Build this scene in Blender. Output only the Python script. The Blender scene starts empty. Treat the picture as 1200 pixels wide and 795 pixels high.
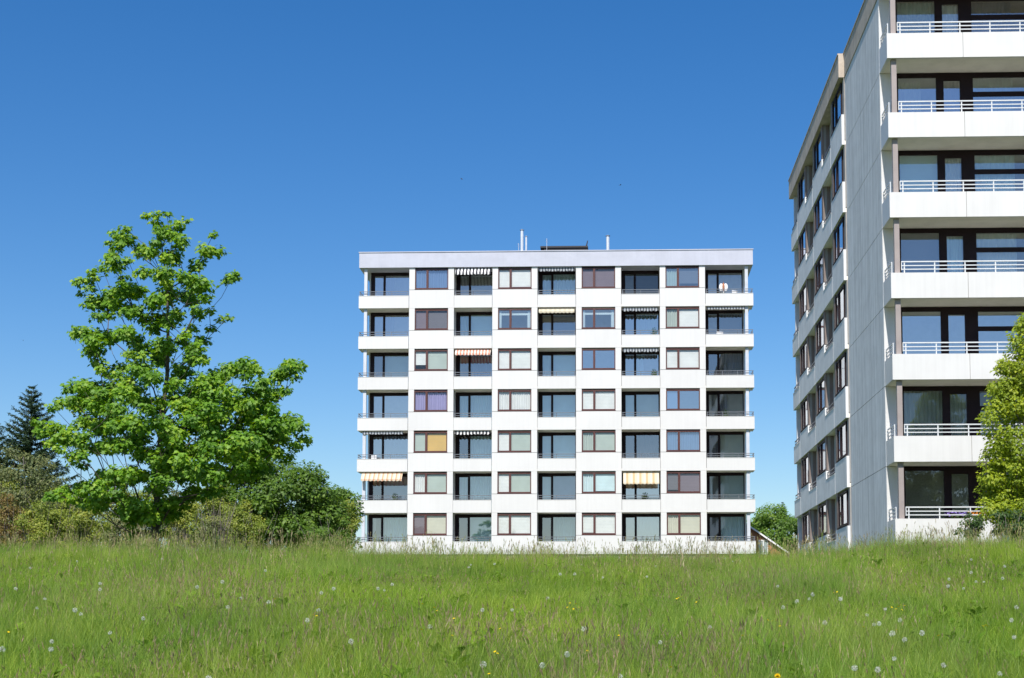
import bpy, math, random
import numpy as np
from mathutils import Vector, Matrix

random.seed(7); RNG = np.random.default_rng(11)
scene = bpy.context.scene
COL = scene.collection

# ------------------------------------------------------------------ camera model
F = 1700.0; PX = 665.0; PY = 599.0; HOR = 732.0
PITCH = math.atan((HOR - PY) / F)
CS, SN = math.cos(PITCH), math.sin(PITCH)
CAMZ = 1.6
ALPHA = math.radians(1.92)
def at(x, y, Y):
    u = (PY - y) / F
    zr = Y * (SN + u * CS) / (CS - u * SN)
    d = Y * CS + zr * SN
    return Vector(((x - PX) * d / F, Y, zr + CAMZ))
def proj(p):
    zr = p[2] - CAMZ
    d = p[1] * CS + zr * SN
    v = -p[1] * SN + zr * CS
    return PX + F * p[0] / d, PY - F * v / d
cam = bpy.data.cameras.new('camera'); camo = bpy.data.objects.new('camera', cam); COL.objects.link(camo)
camo.location = (0, 0, CAMZ); camo.rotation_euler = (math.pi / 2 + PITCH, 0, 0)
cam.sensor_width = 36; cam.sensor_fit = 'HORIZONTAL'; cam.lens = F / 1200 * 36
cam.shift_x = (600 - PX) / 1200; cam.shift_y = (PY - 397.5) / 1200
cam.clip_start = 0.1; cam.clip_end = 6000
scene.camera = camo

# ------------------------------------------------------------------ materials
def newmat(name):
    m = bpy.data.materials.new(name); m.use_nodes = True
    nt = m.node_tree; nt.nodes.clear()
    out = nt.nodes.new('ShaderNodeOutputMaterial')
    return m, nt, out
def N(nt, t, **kw):
    n = nt.nodes.new(t)
    for k, v in kw.items():
        if k in n.inputs: n.inputs[k].default_value = v
        else: setattr(n, k, v)
    return n
def L(nt, a, b): nt.links.new(a, b)
def c4(c): return (c[0], c[1], c[2], 1)
def ramp(nt, fac, stops):
    r = nt.nodes.new('ShaderNodeValToRGB')
    el = r.color_ramp.elements
    while len(el) < len(stops): el.new(0.5)
    for e, (p, c) in zip(el, stops):
        e.position = p; e.color = c4(c) if len(c) == 3 else c
    L(nt, fac, r.inputs['Fac']); return r
def surf(name, col, rough=0.7, var=0.06, scale=3.0, stretch=(1, 1, 1), bump=0.0, metallic=0.0, streak=0.0, spec=0.5):
    """painted / concrete / metal surface with gentle mottling and optional vertical streaks of dirt"""
    m, nt, out = newmat(name)
    p = N(nt, 'ShaderNodeBsdfPrincipled', Roughness=rough, Metallic=metallic)
    p.inputs['Specular IOR Level'].default_value = spec
    geo = N(nt, 'ShaderNodeNewGeometry')
    mp = N(nt, 'ShaderNodeMapping'); mp.inputs['Scale'].default_value = stretch
    L(nt, geo.outputs['Position'], mp.inputs['Vector'])
    no = N(nt, 'ShaderNodeTexNoise', Scale=scale, Detail=6.0, Roughness=0.6); L(nt, mp.outputs[0], no.inputs['Vector'])
    lo = [max(0, c * (1 - var * 2.2)) for c in col]; hi = [min(1, c * (1 + var)) for c in col]
    r = ramp(nt, no.outputs['Fac'], [(0.25, lo), (0.6, hi)])
    colout = r.outputs['Color']
    if streak > 0:
        mp2 = N(nt, 'ShaderNodeMapping'); mp2.inputs['Scale'].default_value = (5, 5, 0.12)
        L(nt, geo.outputs['Position'], mp2.inputs['Vector'])
        n2 = N(nt, 'ShaderNodeTexNoise', Scale=1.3, Detail=5.0, Roughness=0.7); L(nt, mp2.outputs[0], n2.inputs['Vector'])
        r2 = ramp(nt, n2.outputs['Fac'], [(0.35, (1 - streak,) * 3), (0.62, (1, 1, 1))])
        mx = N(nt, 'ShaderNodeMixRGB', blend_type='MULTIPLY'); mx.inputs['Fac'].default_value = 1
        L(nt, colout, mx.inputs['Color1']); L(nt, r2.outputs['Color'], mx.inputs['Color2']); colout = mx.outputs['Color']
    L(nt, colout, p.inputs['Base Color'])
    if bump > 0:
        b = N(nt, 'ShaderNodeBump', Strength=bump, Distance=0.02); L(nt, no.outputs['Fac'], b.inputs['Height']); L(nt, b.outputs[0], p.inputs['Normal'])
    L(nt, p.outputs[0], out.inputs['Surface']); return m
def cloth(name, col, fold=0.0, transl=0.3):
    m, nt, out = newmat(name)
    d = N(nt, 'ShaderNodeBsdfDiffuse'); t = N(nt, 'ShaderNodeBsdfTranslucent')
    geo = N(nt, 'ShaderNodeNewGeometry')
    no = N(nt, 'ShaderNodeTexNoise', Scale=1.7, Detail=3.0); L(nt, geo.outputs['Position'], no.inputs['Vector'])
    r = ramp(nt, no.outputs['Fac'], [(0.3, [c * 0.94 for c in col]), (0.7, [min(1, c * 1.03) for c in col])])
    L(nt, r.outputs['Color'], d.inputs['Color']); L(nt, r.outputs['Color'], t.inputs['Color'])
    mx = N(nt, 'ShaderNodeMixShader'); mx.inputs['Fac'].default_value = transl
    L(nt, d.outputs[0], mx.inputs[1]); L(nt, t.outputs[0], mx.inputs[2]); L(nt, mx.outputs[0], out.inputs['Surface'])
    return m
def stripes(name, cols, freq, transl=0.25):
    """striped awning cloth: bands across the object's own x axis"""
    m, nt, out = newmat(name)
    tc = N(nt, 'ShaderNodeTexCoord'); sp = N(nt, 'ShaderNodeSeparateXYZ'); L(nt, tc.outputs['Object'], sp.inputs[0])
    mu = N(nt, 'ShaderNodeMath', operation='MULTIPLY'); mu.inputs[1].default_value = freq; L(nt, sp.outputs['X'], mu.inputs[0])
    fr = N(nt, 'ShaderNodeMath', operation='FRACT'); L(nt, mu.outputs[0], fr.inputs[0])
    k = len(cols)
    r = ramp(nt, fr.outputs[0], [(i / k, c) for i, c in enumerate(cols)]); r.color_ramp.interpolation = 'CONSTANT'
    d = N(nt, 'ShaderNodeBsdfDiffuse'); t = N(nt, 'ShaderNodeBsdfTranslucent')
    L(nt, r.outputs['Color'], d.inputs['Color']); L(nt, r.outputs['Color'], t.inputs['Color'])
    mx = N(nt, 'ShaderNodeMixShader'); mx.inputs['Fac'].default_value = transl
    L(nt, d.outputs[0], mx.inputs[1]); L(nt, t.outputs[0], mx.inputs[2]); L(nt, mx.outputs[0], out.inputs['Surface'])
    return m
def glass(name, refl, tint):
    m, nt, out = newmat(name)
    geo = N(nt, 'ShaderNodeNewGeometry')
    no = N(nt, 'ShaderNodeTexNoise', Scale=0.9, Detail=1.0); L(nt, geo.outputs['Position'], no.inputs['Vector'])
    b = N(nt, 'ShaderNodeBump', Strength=0.05, Distance=0.02); L(nt, no.outputs['Fac'], b.inputs['Height'])
    g = N(nt, 'ShaderNodeBsdfGlossy', Roughness=0.015); g.inputs['Color'].default_value = (0.92, 0.95, 1, 1); L(nt, b.outputs[0], g.inputs['Normal'])
    t = N(nt, 'ShaderNodeBsdfTransparent'); t.inputs['Color'].default_value = c4(tint)
    lw = N(nt, 'ShaderNodeLayerWeight', Blend=0.5); pw = N(nt, 'ShaderNodeMath', operation='POWER'); pw.inputs[1].default_value = 4.0; L(nt, lw.outputs['Facing'], pw.inputs[0])
    ma = N(nt, 'ShaderNodeMath', operation='ADD', use_clamp=True); ma.inputs[1].default_value = refl; L(nt, pw.outputs[0], ma.inputs[0])
    mx = N(nt, 'ShaderNodeMixShader'); L(nt, ma.outputs[0], mx.inputs['Fac']); L(nt, t.outputs[0], mx.inputs[1]); L(nt, g.outputs[0], mx.inputs[2])
    L(nt, mx.outputs[0], out.inputs['Surface']); return m
def leafmat(name, c0, c1, c2, transl=0.4, gloss=0.03, rough=0.6):
    """leaf: per-leaf colour from the 'rnd' attribute, lets light through"""
    m, nt, out = newmat(name)
    a = N(nt, 'ShaderNodeAttribute', attribute_name='rnd')
    r = ramp(nt, a.outputs['Fac'], [(0.0, c0), (0.55, c1), (1.0, c2)])
    d = N(nt, 'ShaderNodeBsdfDiffuse'); t = N(nt, 'ShaderNodeBsdfTranslucent'); g = N(nt, 'ShaderNodeBsdfGlossy', Roughness=rough)
    hs = N(nt, 'ShaderNodeHueSaturation', Hue=0.49, Saturation=1.15, Value=1.25); L(nt, r.outputs['Color'], hs.inputs['Color'])
    L(nt, r.outputs['Color'], d.inputs['Color']); L(nt, hs.outputs['Color'], t.inputs['Color'])
    mx = N(nt, 'ShaderNodeMixShader'); mx.inputs['Fac'].default_value = transl; L(nt, d.outputs[0], mx.inputs[1]); L(nt, t.outputs[0], mx.inputs[2])
    m2 = N(nt, 'ShaderNodeMixShader'); m2.inputs['Fac'].default_value = gloss; L(nt, mx.outputs[0], m2.inputs[1]); L(nt, g.outputs[0], m2.inputs[2])
    L(nt, m2.outputs[0], out.inputs['Surface']); return m

M = {}
M['white'] = surf('white_panel', (0.635, 0.635, 0.63), 0.55, 0.02, 0.35, streak=0.035)
M['white_tower'] = surf('white_parapet_paint', (0.635, 0.635, 0.63), 0.5, 0.02, 0.8, streak=0.05)
M['joint'] = surf('joint', (0.30, 0.29, 0.28), 0.9)
M['soffit'] = surf('soffit_paint', (0.72, 0.69, 0.63), 0.9, 0.05, 1.5)
M['room'] = surf('room_plaster', (0.50, 0.49, 0.47), 0.9)
M['fascia'] = surf('fascia_metal', (0.46, 0.48, 0.56), 0.5, 0.04, 1.0, streak=0.04)
M['concrete'] = surf('board_marked_concrete', (0.76, 0.77, 0.78), 0.9, 0.05, 1.6, (1, 1, 1), 0.3, streak=0.30)
M['concrete_brown'] = surf('weathered_concrete', (0.50, 0.43, 0.36), 0.9, 0.12, 1.5, (1, 1, 1), 0.3, streak=0.15)
M['frame'] = surf('window_frame_paint', (0.085, 0.030, 0.026), 0.45, 0.1, 2)
M['frame_dark'] = surf('dark_frame_paint', (0.016, 0.008, 0.011), 0.6, 0.1, 2, spec=0.2)
M['post'] = surf('post_paint', (0.30, 0.26, 0.25), 0.6, 0.06, 2)
M['post_white'] = surf('pale_post_paint', (0.52, 0.55, 0.60), 0.5, 0.05, 2)
M['rail'] = surf('rail_metal', (0.19, 0.20, 0.22), 0.4, 0.05, 3, metallic=0.3)
M['rail_white'] = surf('pale_rail_paint', (0.62, 0.64, 0.66), 0.4, 0.04, 3)
M['panel_shade'] = surf('shade_side_panel', (0.74, 0.75, 0.76), 0.8, 0.06, 1.2, streak=0.10)  # copy of the white panels for the shaded side, brightness worked into the colour
M['side_panel'] = surf('brown_cladding', (0.20, 0.16, 0.145), 0.8, 0.08, 2)
M['glass'] = glass('window_glass', 0.07, (0.96, 0.98, 0.98))
M['glass_deep'] = glass('balcony_glass', 0.25, (0.86, 0.95, 0.96))
M['glass_sky'] = glass('reflecting_glass', 0.42, (0.70, 0.80, 0.84))
M['glass_dark'] = glass('dark_glass', 0.10, (0.55, 0.62, 0.62))
M['b_white'] = cloth('white_blind', (0.86, 0.87, 0.85))
M['b_cream'] = cloth('cream_blind', (0.72, 0.70, 0.58))
M['b_yellow'] = cloth('yellow_blind', (0.80, 0.55, 0.18))
M['b_grey'] = cloth('grey_blind', (0.22, 0.21, 0.23))
M['b_mauve'] = cloth('mauve_blind', (0.27, 0.22, 0.25))
M['b_green'] = cloth('pale_green_blind', (0.55, 0.62, 0.56))
M['b_teal'] = cloth('teal_grey_curtain', (0.72, 0.86, 0.88))
M['b_lilac'] = cloth('lilac_curtain', (0.42, 0.38, 0.62))
M['b_blue'] = cloth('blue_curtain', (0.25, 0.32, 0.50))
M['b_dark'] = cloth('dark_curtain', (0.07, 0.07, 0.08))
M['a_bw'] = stripes('black_white_stripe', [(0.75, 0.75, 0.75), (0.05, 0.05, 0.06)], 4.2, 0.05)
M['a_white'] = stripes('pale_stripe', [(0.80, 0.80, 0.76), (0.66, 0.66, 0.62)], 3.5)
M['a_red'] = stripes('red_white_stripe', [(0.75, 0.30, 0.20), (0.80, 0.76, 0.70)], 4.5)
M['a_orange'] = stripes('orange_cream_stripe', [(0.68, 0.38, 0.24), (0.74, 0.62, 0.46), (0.76, 0.68, 0.56)], 3.2)
M['a_yellow'] = stripes('yellow_cream_stripe', [(0.74, 0.66, 0.50), (0.76, 0.70, 0.58), (0.64, 0.48, 0.28)], 2.2)
M['a_cream'] = stripes('cream_stripe', [(0.64, 0.60, 0.48), (0.58, 0.53, 0.41)], 3.0)
M['a_grey'] = stripes('grey_stripe', [(0.42, 0.45, 0.48), (0.10, 0.11, 0.13)], 5.0, 0.05)
M['metal'] = surf('galvanised_metal', (0.75, 0.76, 0.78), 0.35, 0.05, 3, metallic=0.5)
M['black'] = surf('dark_bitumen', (0.03, 0.03, 0.035), 0.7)
M['bark'] = surf('bark', (0.085, 0.070, 0.055), 0.95, 0.25, 9, (1, 1, 0.25), 0.8)
M['bark_grey'] = surf('grey_bark', (0.17, 0.15, 0.13), 0.95, 0.25, 9, (1, 1, 0.25), 0.6)
M['plastic'] = surf('white_plastic', (0.80, 0.80, 0.80), 0.4, 0.02)
M['pot'] = surf('terracotta', (0.36, 0.15, 0.08), 0.8, 0.1)

# ------------------------------------------------------------------ mesh helpers
class MB:
    def __init__(s): s.v = []; s.f = []; s.m = []
    def quad(s, *pts, m=0):
        b = len(s.v); s.v += [tuple(p) for p in pts]; s.f.append(tuple(range(b, b + len(pts)))); s.m.append(m)
    def box(s, x0, x1, y0, y1, z0, z1, m=0):
        b = len(s.v)
        s.v += [(x0, y0, z0), (x1, y0, z0), (x1, y1, z0), (x0, y1, z0), (x0, y0, z1), (x1, y0, z1), (x1, y1, z1), (x0, y1, z1)]
        for f in ((0, 3, 2, 1), (4, 5, 6, 7), (0, 1, 5, 4), (1, 2, 6, 5), (2, 3, 7, 6), (3, 0, 4, 7)):
            s.f.append(tuple(b + i for i in f)); s.m.append(m)
    def tube(s, p, q, r0, r1=None, n=8, m=0, cap=True):
        r1 = r0 if r1 is None else r1
        p = Vector(p); q = Vector(q); d = (q - p)
        if d.length < 1e-6: return
        d.normalize(); a = d.orthogonal().normalized(); c = d.cross(a); b = len(s.v)
        for o, r in ((p, r0), (q, r1)):
            for i in range(n):
                t = 2 * math.pi * i / n; s.v.append(tuple(o + (a * math.cos(t) + c * math.sin(t)) * r))
        for i in range(n):
            j = (i + 1) % n; s.f.append((b + i, b + j, b + n + j, b + n + i)); s.m.append(m)
        if cap:
            s.f.append(tuple(b + i for i in reversed(range(n)))); s.m.append(m)
            s.f.append(tuple(b + n + i for i in range(n))); s.m.append(m)
    def ball(s, c, r, sx=1, sy=1, sz=1, n=10, k=6, m=0):
        b = len(s.v); c = Vector(c)
        for i in range(k + 1):
            ph = math.pi * i / k
            for j in range(n):
                th = 2 * math.pi * j / n
                s.v.append((c.x + r * sx * math.sin(ph) * math.cos(th), c.y + r * sy * math.sin(ph) * math.sin(th), c.z + r * sz * math.cos(ph)))
        for i in range(k):
            for j in range(n):
                jj = (j + 1) % n; s.f.append((b + i * n + j, b + (i + 1) * n + j, b + (i + 1) * n + jj, b + i * n + jj)); s.m.append(m)
    def mesh(s, name, mats):
        me = bpy.data.meshes.new(name); me.from_pydata(s.v, [], s.f)
        for m in mats: me.materials.append(m)
        if len(mats) > 1: me.polygons.foreach_set('material_index', s.m)
        me.update(); return me
    def build(s, name, mats, parent=None, loc=(0, 0, 0), rz=0):
        if not isinstance(mats, (list, tuple)): mats = [mats]
        return put(name, s.mesh(name, mats), parent, loc, rz)
def put(name, me, parent=None, loc=(0, 0, 0), rz=0):
    o = bpy.data.objects.new(name, me); COL.objects.link(o)
    o.location = loc; o.rotation_euler = (0, 0, rz)
    if parent: o.parent = parent
    return o
def tag(o, label=None, cat=None, group=None, kind=None):
    if label: o['label'] = label
    if cat: o['category'] = cat
    if group: o['group'] = group
    if kind: o['kind'] = kind
    return o
def empty(name, loc, rz=0):
    o = bpy.data.objects.new(name, None); COL.objects.link(o); o.location = loc; o.rotation_euler = (0, 0, rz)
    o.empty_display_size = 0.3; return o
def fast_mesh(name, V, Fc, mats, rnd=None, smooth=False):
    V = np.asarray(V, np.float32); Fc = np.asarray(Fc, np.int32)
    me = bpy.data.meshes.new(name); nf, k = Fc.shape
    me.vertices.add(len(V)); me.vertices.foreach_set('co', V.ravel())
    me.loops.add(nf * k); me.loops.foreach_set('vertex_index', Fc.ravel())
    me.polygons.add(nf); me.polygons.foreach_set('loop_start', np.arange(0, nf * k, k, dtype=np.int32))
    for m in mats: me.materials.append(m)
    if rnd is not None:
        a = me.attributes.new('rnd', 'FLOAT', 'POINT'); a.data.foreach_set('value', np.asarray(rnd, np.float32))
    if smooth: me.polygons.foreach_set('use_smooth', np.ones(nf, bool))
    me.update(calc_edges=True); return me

# ------------------------------------------------------------------ ground
def sstep(a, b, t):
    t = np.clip((t - a) / (b - a), 0, 1); return t * t * (3 - 2 * t)
def bumps(X, Y, s=1.0, seed=0):
    r = np.random.default_rng(seed); o = 0
    for i in range(7):
        an = r.uniform(0, math.pi * 2); fr = s * r.uniform(0.5, 1.8); ph = r.uniform(0, 6.28)
        o = o + np.sin((X * math.cos(an) + Y * math.sin(an)) * fr + ph)
    return o / 7
def ground(X, Y):
    X = np.asarray(X, float); Y = np.asarray(Y, float)
    near = 0.05 + 0.0865 * np.clip(Y, -4, 31)
    k = np.clip(Y - 31, 0, None)
    far = 0.047 * np.clip(k, 0, 79) - 0.01 * np.clip(k - 79, 0, 250)
    back = -0.06 * np.clip(-4 - Y, 0, 60)
    z = near + far + back
    w = np.exp(-((Y - 31) / 14.0) ** 2)
    z = z + w * (0.38 * sstep(3.5, 9.5, X) + 0.16 * sstep(-2, -7, X) - 0.075)
    z = z + 0.07 * bumps(X, Y, 0.35, 3) * sstep(4, 9, Y)
    return z
def gz(x, y): return float(ground(x, y))
def on_ground(x, y, h):
    """point seen at pixel (x, y) that stands h above the meadow"""
    lo, hi = 6.0, 33.0
    for _ in range(40):
        mid = (lo + hi) / 2; p = at(x, y, mid)
        if p.z - gz(p.x, p.y) > h: lo = mid
        else: hi = mid
        # near the camera the ray is above the hillside; farther up the slope it meets it
    return at(x, y, (lo + hi) / 2)
def axis(parts):
    o = []
    for a, b, n in parts: o += list(np.linspace(a, b, n, endpoint=False))
    return np.array(o + [parts[-1][1]])
gx = axis([(-1500, -200, 14), (-200, -40, 20), (-40, 40, 100), (40, 200, 20), (200, 1500, 14)])
gy = axis([(-300, -20, 14), (-20, 60, 120), (60, 160, 40), (160, 2500, 24)])
GX, GY = np.meshgrid(gx, gy); GZ = ground(GX, GY)
V = np.stack([GX.ravel(), GY.ravel(), GZ.ravel()], 1); nx, ny = len(gx), len(gy)
ii, jj = np.meshgrid(np.arange(nx - 1), np.arange(ny - 1)); b0 = (jj * nx + ii).ravel()
m, nt, out = newmat('meadow_soil')
geo = N(nt, 'ShaderNodeNewGeometry'); no = N(nt, 'ShaderNodeTexNoise', Scale=1.4, Detail=8.0, Roughness=0.7); L(nt, geo.outputs['Position'], no.inputs['Vector'])
r = ramp(nt, no.outputs['Fac'], [(0.3, (0.035, 0.055, 0.012)), (0.5, (0.06, 0.09, 0.02)), (0.7, (0.10, 0.10, 0.04))])
p = N(nt, 'ShaderNodeBsdfPrincipled', Roughness=1.0); L(nt, r.outputs['Color'], p.inputs['Base Color']); L(nt, p.outputs[0], out.inputs['Surface'])
M['soil'] = m
g = put('ground', fast_mesh('ground', V, np.stack([b0, b0 + 1, b0 + nx + 1, b0 + nx], 1), [m], smooth=True)); tag(g, kind='structure')

# ------------------------------------------------------------------ grass (uncountable: stuff)
def grassmat(name, stops, patch, patch_amt, transl=0.4):
    m, nt, out = newmat(name)
    oi = N(nt, 'ShaderNodeObjectInfo'); at_ = N(nt, 'ShaderNodeAttribute', attribute_name='rnd')
    av = N(nt, 'ShaderNodeMath', operation='MULTIPLY_ADD'); av.inputs[1].default_value = 0.5
    h = N(nt, 'ShaderNodeMath', operation='MULTIPLY'); h.inputs[1].default_value = 0.5
    L(nt, oi.outputs['Random'], h.inputs[0]); L(nt, at_.outputs['Fac'], av.inputs[0]); L(nt, h.outputs[0], av.inputs[2])
    r = ramp(nt, av.outputs[0], stops)
    geo = N(nt, 'ShaderNodeNewGeometry'); no = N(nt, 'ShaderNodeTexNoise', Scale=0.55, Detail=4.0, Roughness=0.6); L(nt, geo.outputs['Position'], no.inputs['Vector'])
    r2 = ramp(nt, no.outputs['Fac'], [(0.42, (0, 0, 0)), (0.66, (patch_amt,) * 3)])
    mx0 = N(nt, 'ShaderNodeMixRGB'); mx0.inputs['Color2'].default_value = c4(patch)
    L(nt, r2.outputs['Color'], mx0.inputs['Fac']); L(nt, r.outputs['Color'], mx0.inputs['Color1'])
    no3 = N(nt, 'ShaderNodeTexNoise', Scale=0.33, Detail=5.0, Roughness=0.65); L(nt, geo.outputs['Position'], no3.inputs['Vector'])
    r3 = ramp(nt, no3.outputs['Fac'], [(0.36, (0.58, 0.70, 0.62)), (0.56, (1, 1, 1))])   # darker green sorts of grass grow in patches
    mx = N(nt, 'ShaderNodeMixRGB', blend_type='MULTIPLY'); mx.inputs['Fac'].default_value = 1
    L(nt, mx0.outputs[0], mx.inputs['Color1']); L(nt, r3.outputs['Color'], mx.inputs['Color2'])
    d = N(nt, 'ShaderNodeBsdfDiffuse'); t = N(nt, 'ShaderNodeBsdfTranslucent'); g = N(nt, 'ShaderNodeBsdfGlossy', Roughness=0.5)
    L(nt, mx.outputs[0], d.inputs['Color']); L(nt, mx.outputs[0], t.inputs['Color'])
    s1 = N(nt, 'ShaderNodeMixShader'); s1.inputs['Fac'].default_value = transl; L(nt, d.outputs[0], s1.inputs[1]); L(nt, t.outputs[0], s1.inputs[2])
    s2 = N(nt, 'ShaderNodeMixShader'); s2.inputs['Fac'].default_value = 0.025; L(nt, s1.outputs[0], s2.inputs[1]); L(nt, g.outputs[0], s2.inputs[2])
    L(nt, s2.outputs[0], out.inputs['Surface']); return m
G_green = grassmat('grass_green', [(0.0, (0.075, 0.185, 0.010)), (0.5, (0.250, 0.410, 0.024)), (1.0, (0.620, 0.680, 0.120))], (0.40, 0.45, 0.06), 0.5)
G_blue = grassmat('grass_bluegreen', [(0.0, (0.065, 0.165, 0.018)), (0.5, (0.200, 0.350, 0.038)), (1.0, (0.50, 0.59, 0.140))], (0.33, 0.39, 0.08), 0.5)
G_dry = grassmat('grass_straw', [(0.0, (0.27, 0.28, 0.08)), (0.5, (0.42, 0.40, 0.14)), (1.0, (0.54, 0.50, 0.22))], (0.34, 0.35, 0.11), 0.5)
G_seed = grassmat('grass_seed_head', [(0.0, (0.27, 0.17, 0.10)), (0.5, (0.40, 0.29, 0.18)), (1.0, (0.56, 0.48, 0.28))], (0.36, 0.33, 0.13), 0.5)
G_weed = grassmat('weed_leaf', [(0.0, (0.09, 0.19, 0.015)), (0.5, (0.17, 0.31, 0.02)), (1.0, (0.29, 0.42, 0.03))], (0.18, 0.27, 0.03), 0.5)

def blades(n, rad, h0, h1, w, lean, rng, mats, seed_frac=0.0, seglist=(0, 0.35, 0.7, 1.0), seed_len=0.1, seed_w=0.006, thin=0.35):
    """one tuft of curved grass blades; a share of them are stalks that carry a seed head"""
    V = []; Fq = []; mi = []; rn = []
    for i in range(n):
        a = rng.uniform(0, 2 * math.pi); rr = rad * math.sqrt(rng.uniform()); bx, by = rr * math.cos(a), rr * math.sin(a)
        h = rng.uniform(h0, h1); la = rng.uniform(0, 2 * math.pi); ln = lean * rng.uniform(0.2, 1.0) * h
        wa = rng.uniform(0, math.pi); wx, wy = math.cos(wa), math.sin(wa); rv = rng.uniform()
        seed = rng.uniform() < seed_frac
        ww = w * rng.uniform(0.6, 1.2) * (thin if seed else 1); b = len(V)
        if seed: h *= 1.35; ln *= 0.6
        for t in seglist:
            cx = bx + math.cos(la) * ln * t * t; cy = by + math.sin(la) * ln * t * t; cz = h * (t - 0.12 * t * t * lean)
            hw = ww * 0.5 * (1 - 0.85 * t if not seed else 1)
            V += [(cx - wx * hw, cy - wy * hw, cz - 0.03), (cx + wx * hw, cy + wy * hw, cz - 0.03)]; rn += [rv, rv]
        for k in range(len(seglist) - 1):
            Fq.append((b + 2 * k, b + 2 * k + 1, b + 2 * k + 3, b + 2 * k + 2)); mi.append(0 if not seed else 2)
        if seed:   # seed head: crossed spindle blades with uneven outline
            top = Vector((cx, cy, cz - 0.03)); dr = Vector((math.cos(la) * 0.3, math.sin(la) * 0.3, 1)).normalized()
            sl = seed_len * rng.uniform(0.7, 1.3)
            for q in range(5):
                an = rng.uniform(0, 6.28); o = Vector((math.cos(an), math.sin(an), 0))
                s0 = top - dr * sl * rng.uniform(0.2, 1.0); s1 = s0 + dr * sl * rng.uniform(0.35, 0.6) + o * seed_w * 1.6; md = (s0 + s1) / 2
                sd = Vector((-o.y, o.x, 0)) * seed_w * 0.55; bb = len(V)
                V += [tuple(s0), tuple(md - sd), tuple(s1), tuple(md + sd)]; rn += [rv] * 4
                Fq.append((bb, bb + 1, bb + 2, bb + 3)); mi.append(1)
    me = fast_mesh('grass_tuft', V, Fq, mats, rn); me.polygons.foreach_set('material_index', np.array(mi, np.int32)); return me
def weed(rng, n=16):
    V = []; Fq = []; rn = []
    for i in range(n):
        a = rng.uniform(0, 6.28); ln = rng.uniform(0.08, 0.2); up = rng.uniform(0.3, 1.2); z0 = rng.uniform(0, 0.22); w = ln * rng.uniform(0.16, 0.28); rv = rng.uniform()
        ca, sa = math.cos(a), math.sin(a); b = len(V)
        for t, ww in ((0, 0.2), (0.5, 1), (1, 0.1)):
            r = 0.02 + ln * t * math.cos(up * (1 - 0.4 * t)); z = z0 + ln * t * math.sin(up * (1 - 0.5 * t))
            V += [(ca * r - sa * w * ww, sa * r + ca * w * ww, z), (ca * r + sa * w * ww, sa * r - ca * w * ww, z)]; rn += [rv, rv]
        Fq += [(b, b + 1, b + 3, b + 2), (b + 2, b + 3, b + 5, b + 4)]
    return fast_mesh('weed_leaves', V, Fq, [G_weed], rn)
def scatter(name, tufts, pts, rot, scl, idx, mat):
    """stuff object: tuft meshes placed on my own points by a small geometry-nodes tree"""
    col = bpy.data.collections.new(name + '_tufts')
    for i, me in enumerate(tufts):
        col.objects.link(bpy.data.objects.new('%s_tuft_%02d' % (name, i), me))
    me = bpy.data.meshes.new(name); me.vertices.add(len(pts)); me.vertices.foreach_set('co', np.asarray(pts, np.float32).ravel())
    a = me.attributes.new('rot', 'FLOAT_VECTOR', 'POINT'); a.data.foreach_set('vector', np.asarray(rot, np.float32).ravel())
    a = me.attributes.new('scl', 'FLOAT_VECTOR', 'POINT'); a.data.foreach_set('vector', np.asarray(scl, np.float32).ravel())
    a = me.attributes.new('idx', 'INT', 'POINT'); a.data.foreach_set('value', np.asarray(idx, np.int32))
    me.materials.append(mat); me.update()
    o = put(name, me)
    ng = bpy.data.node_groups.new(name + '_scatter', 'GeometryNodeTree')
    ng.interface.new_socket('Geometry', in_out='INPUT', socket_type='NodeSocketGeometry'); ng.interface.new_socket('Geometry', in_out='OUTPUT', socket_type='NodeSocketGeometry')
    gi = ng.nodes.new('NodeGroupInput'); go = ng.nodes.new('NodeGroupOutput')
    ci = ng.nodes.new('GeometryNodeCollectionInfo'); ci.inputs['Collection'].default_value = col
    ci.inputs['Separate Children'].default_value = True; ci.inputs['Reset Children'].default_value = True
    ip = ng.nodes.new('GeometryNodeInstanceOnPoints'); ip.inputs['Pick Instance'].default_value = True
    def named(nm, dt):
        n = ng.nodes.new('GeometryNodeInputNamedAttribute'); n.data_type = dt; n.inputs['Name'].default_value = nm
        return [s for s in n.outputs if s.enabled and s.name == 'Attribute'][0]
    ng.links.new(gi.outputs[0], ip.inputs['Points']); ng.links.new(ci.outputs[0], ip.inputs['Instance'])
    ng.links.new(named('idx', 'INT'), ip.inputs['Instance Index']); ng.links.new(named('rot', 'FLOAT_VECTOR'), ip.inputs['Rotation']); ng.links.new(named('scl', 'FLOAT_VECTOR'), ip.inputs['Scale'])
    ng.links.new(ip.outputs[0], go.inputs[0])
    md = o.modifiers.new('scatter', 'NODES'); md.node_group = ng
    return o
def field(y0, y1, dens, margin=7.0):
    P = []
    ys = np.arange(y0, y1, 1.0)
    for y in ys:
        xl = (0 - PX) / F * (y + 1) - margin; xr = (1200 - PX) / F * (y + 1) + margin
        n = int((xr - xl) * (dens(y) if callable(dens) else dens))
        P.append(np.stack([RNG.uniform(xl, xr, n), RNG.uniform(y, y + 1, n)], 1))
    return np.concatenate(P)
r_ = np.random.default_rng(5)
tufts = []
gm = [G_green, G_seed, G_dry]; bm_ = [G_blue, G_seed, G_dry]; dm = [G_dry, G_seed, G_dry]
for i in range(4): tufts.append(blades(38, 0.10, 0.18, 0.54, 0.0046, 0.48, r_, gm, 0.0))            # 0-3
for i in range(3): tufts.append(blades(34, 0.10, 0.20, 0.60, 0.0040, 0.36, r_, bm_, 0.02))          # 4-6
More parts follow.
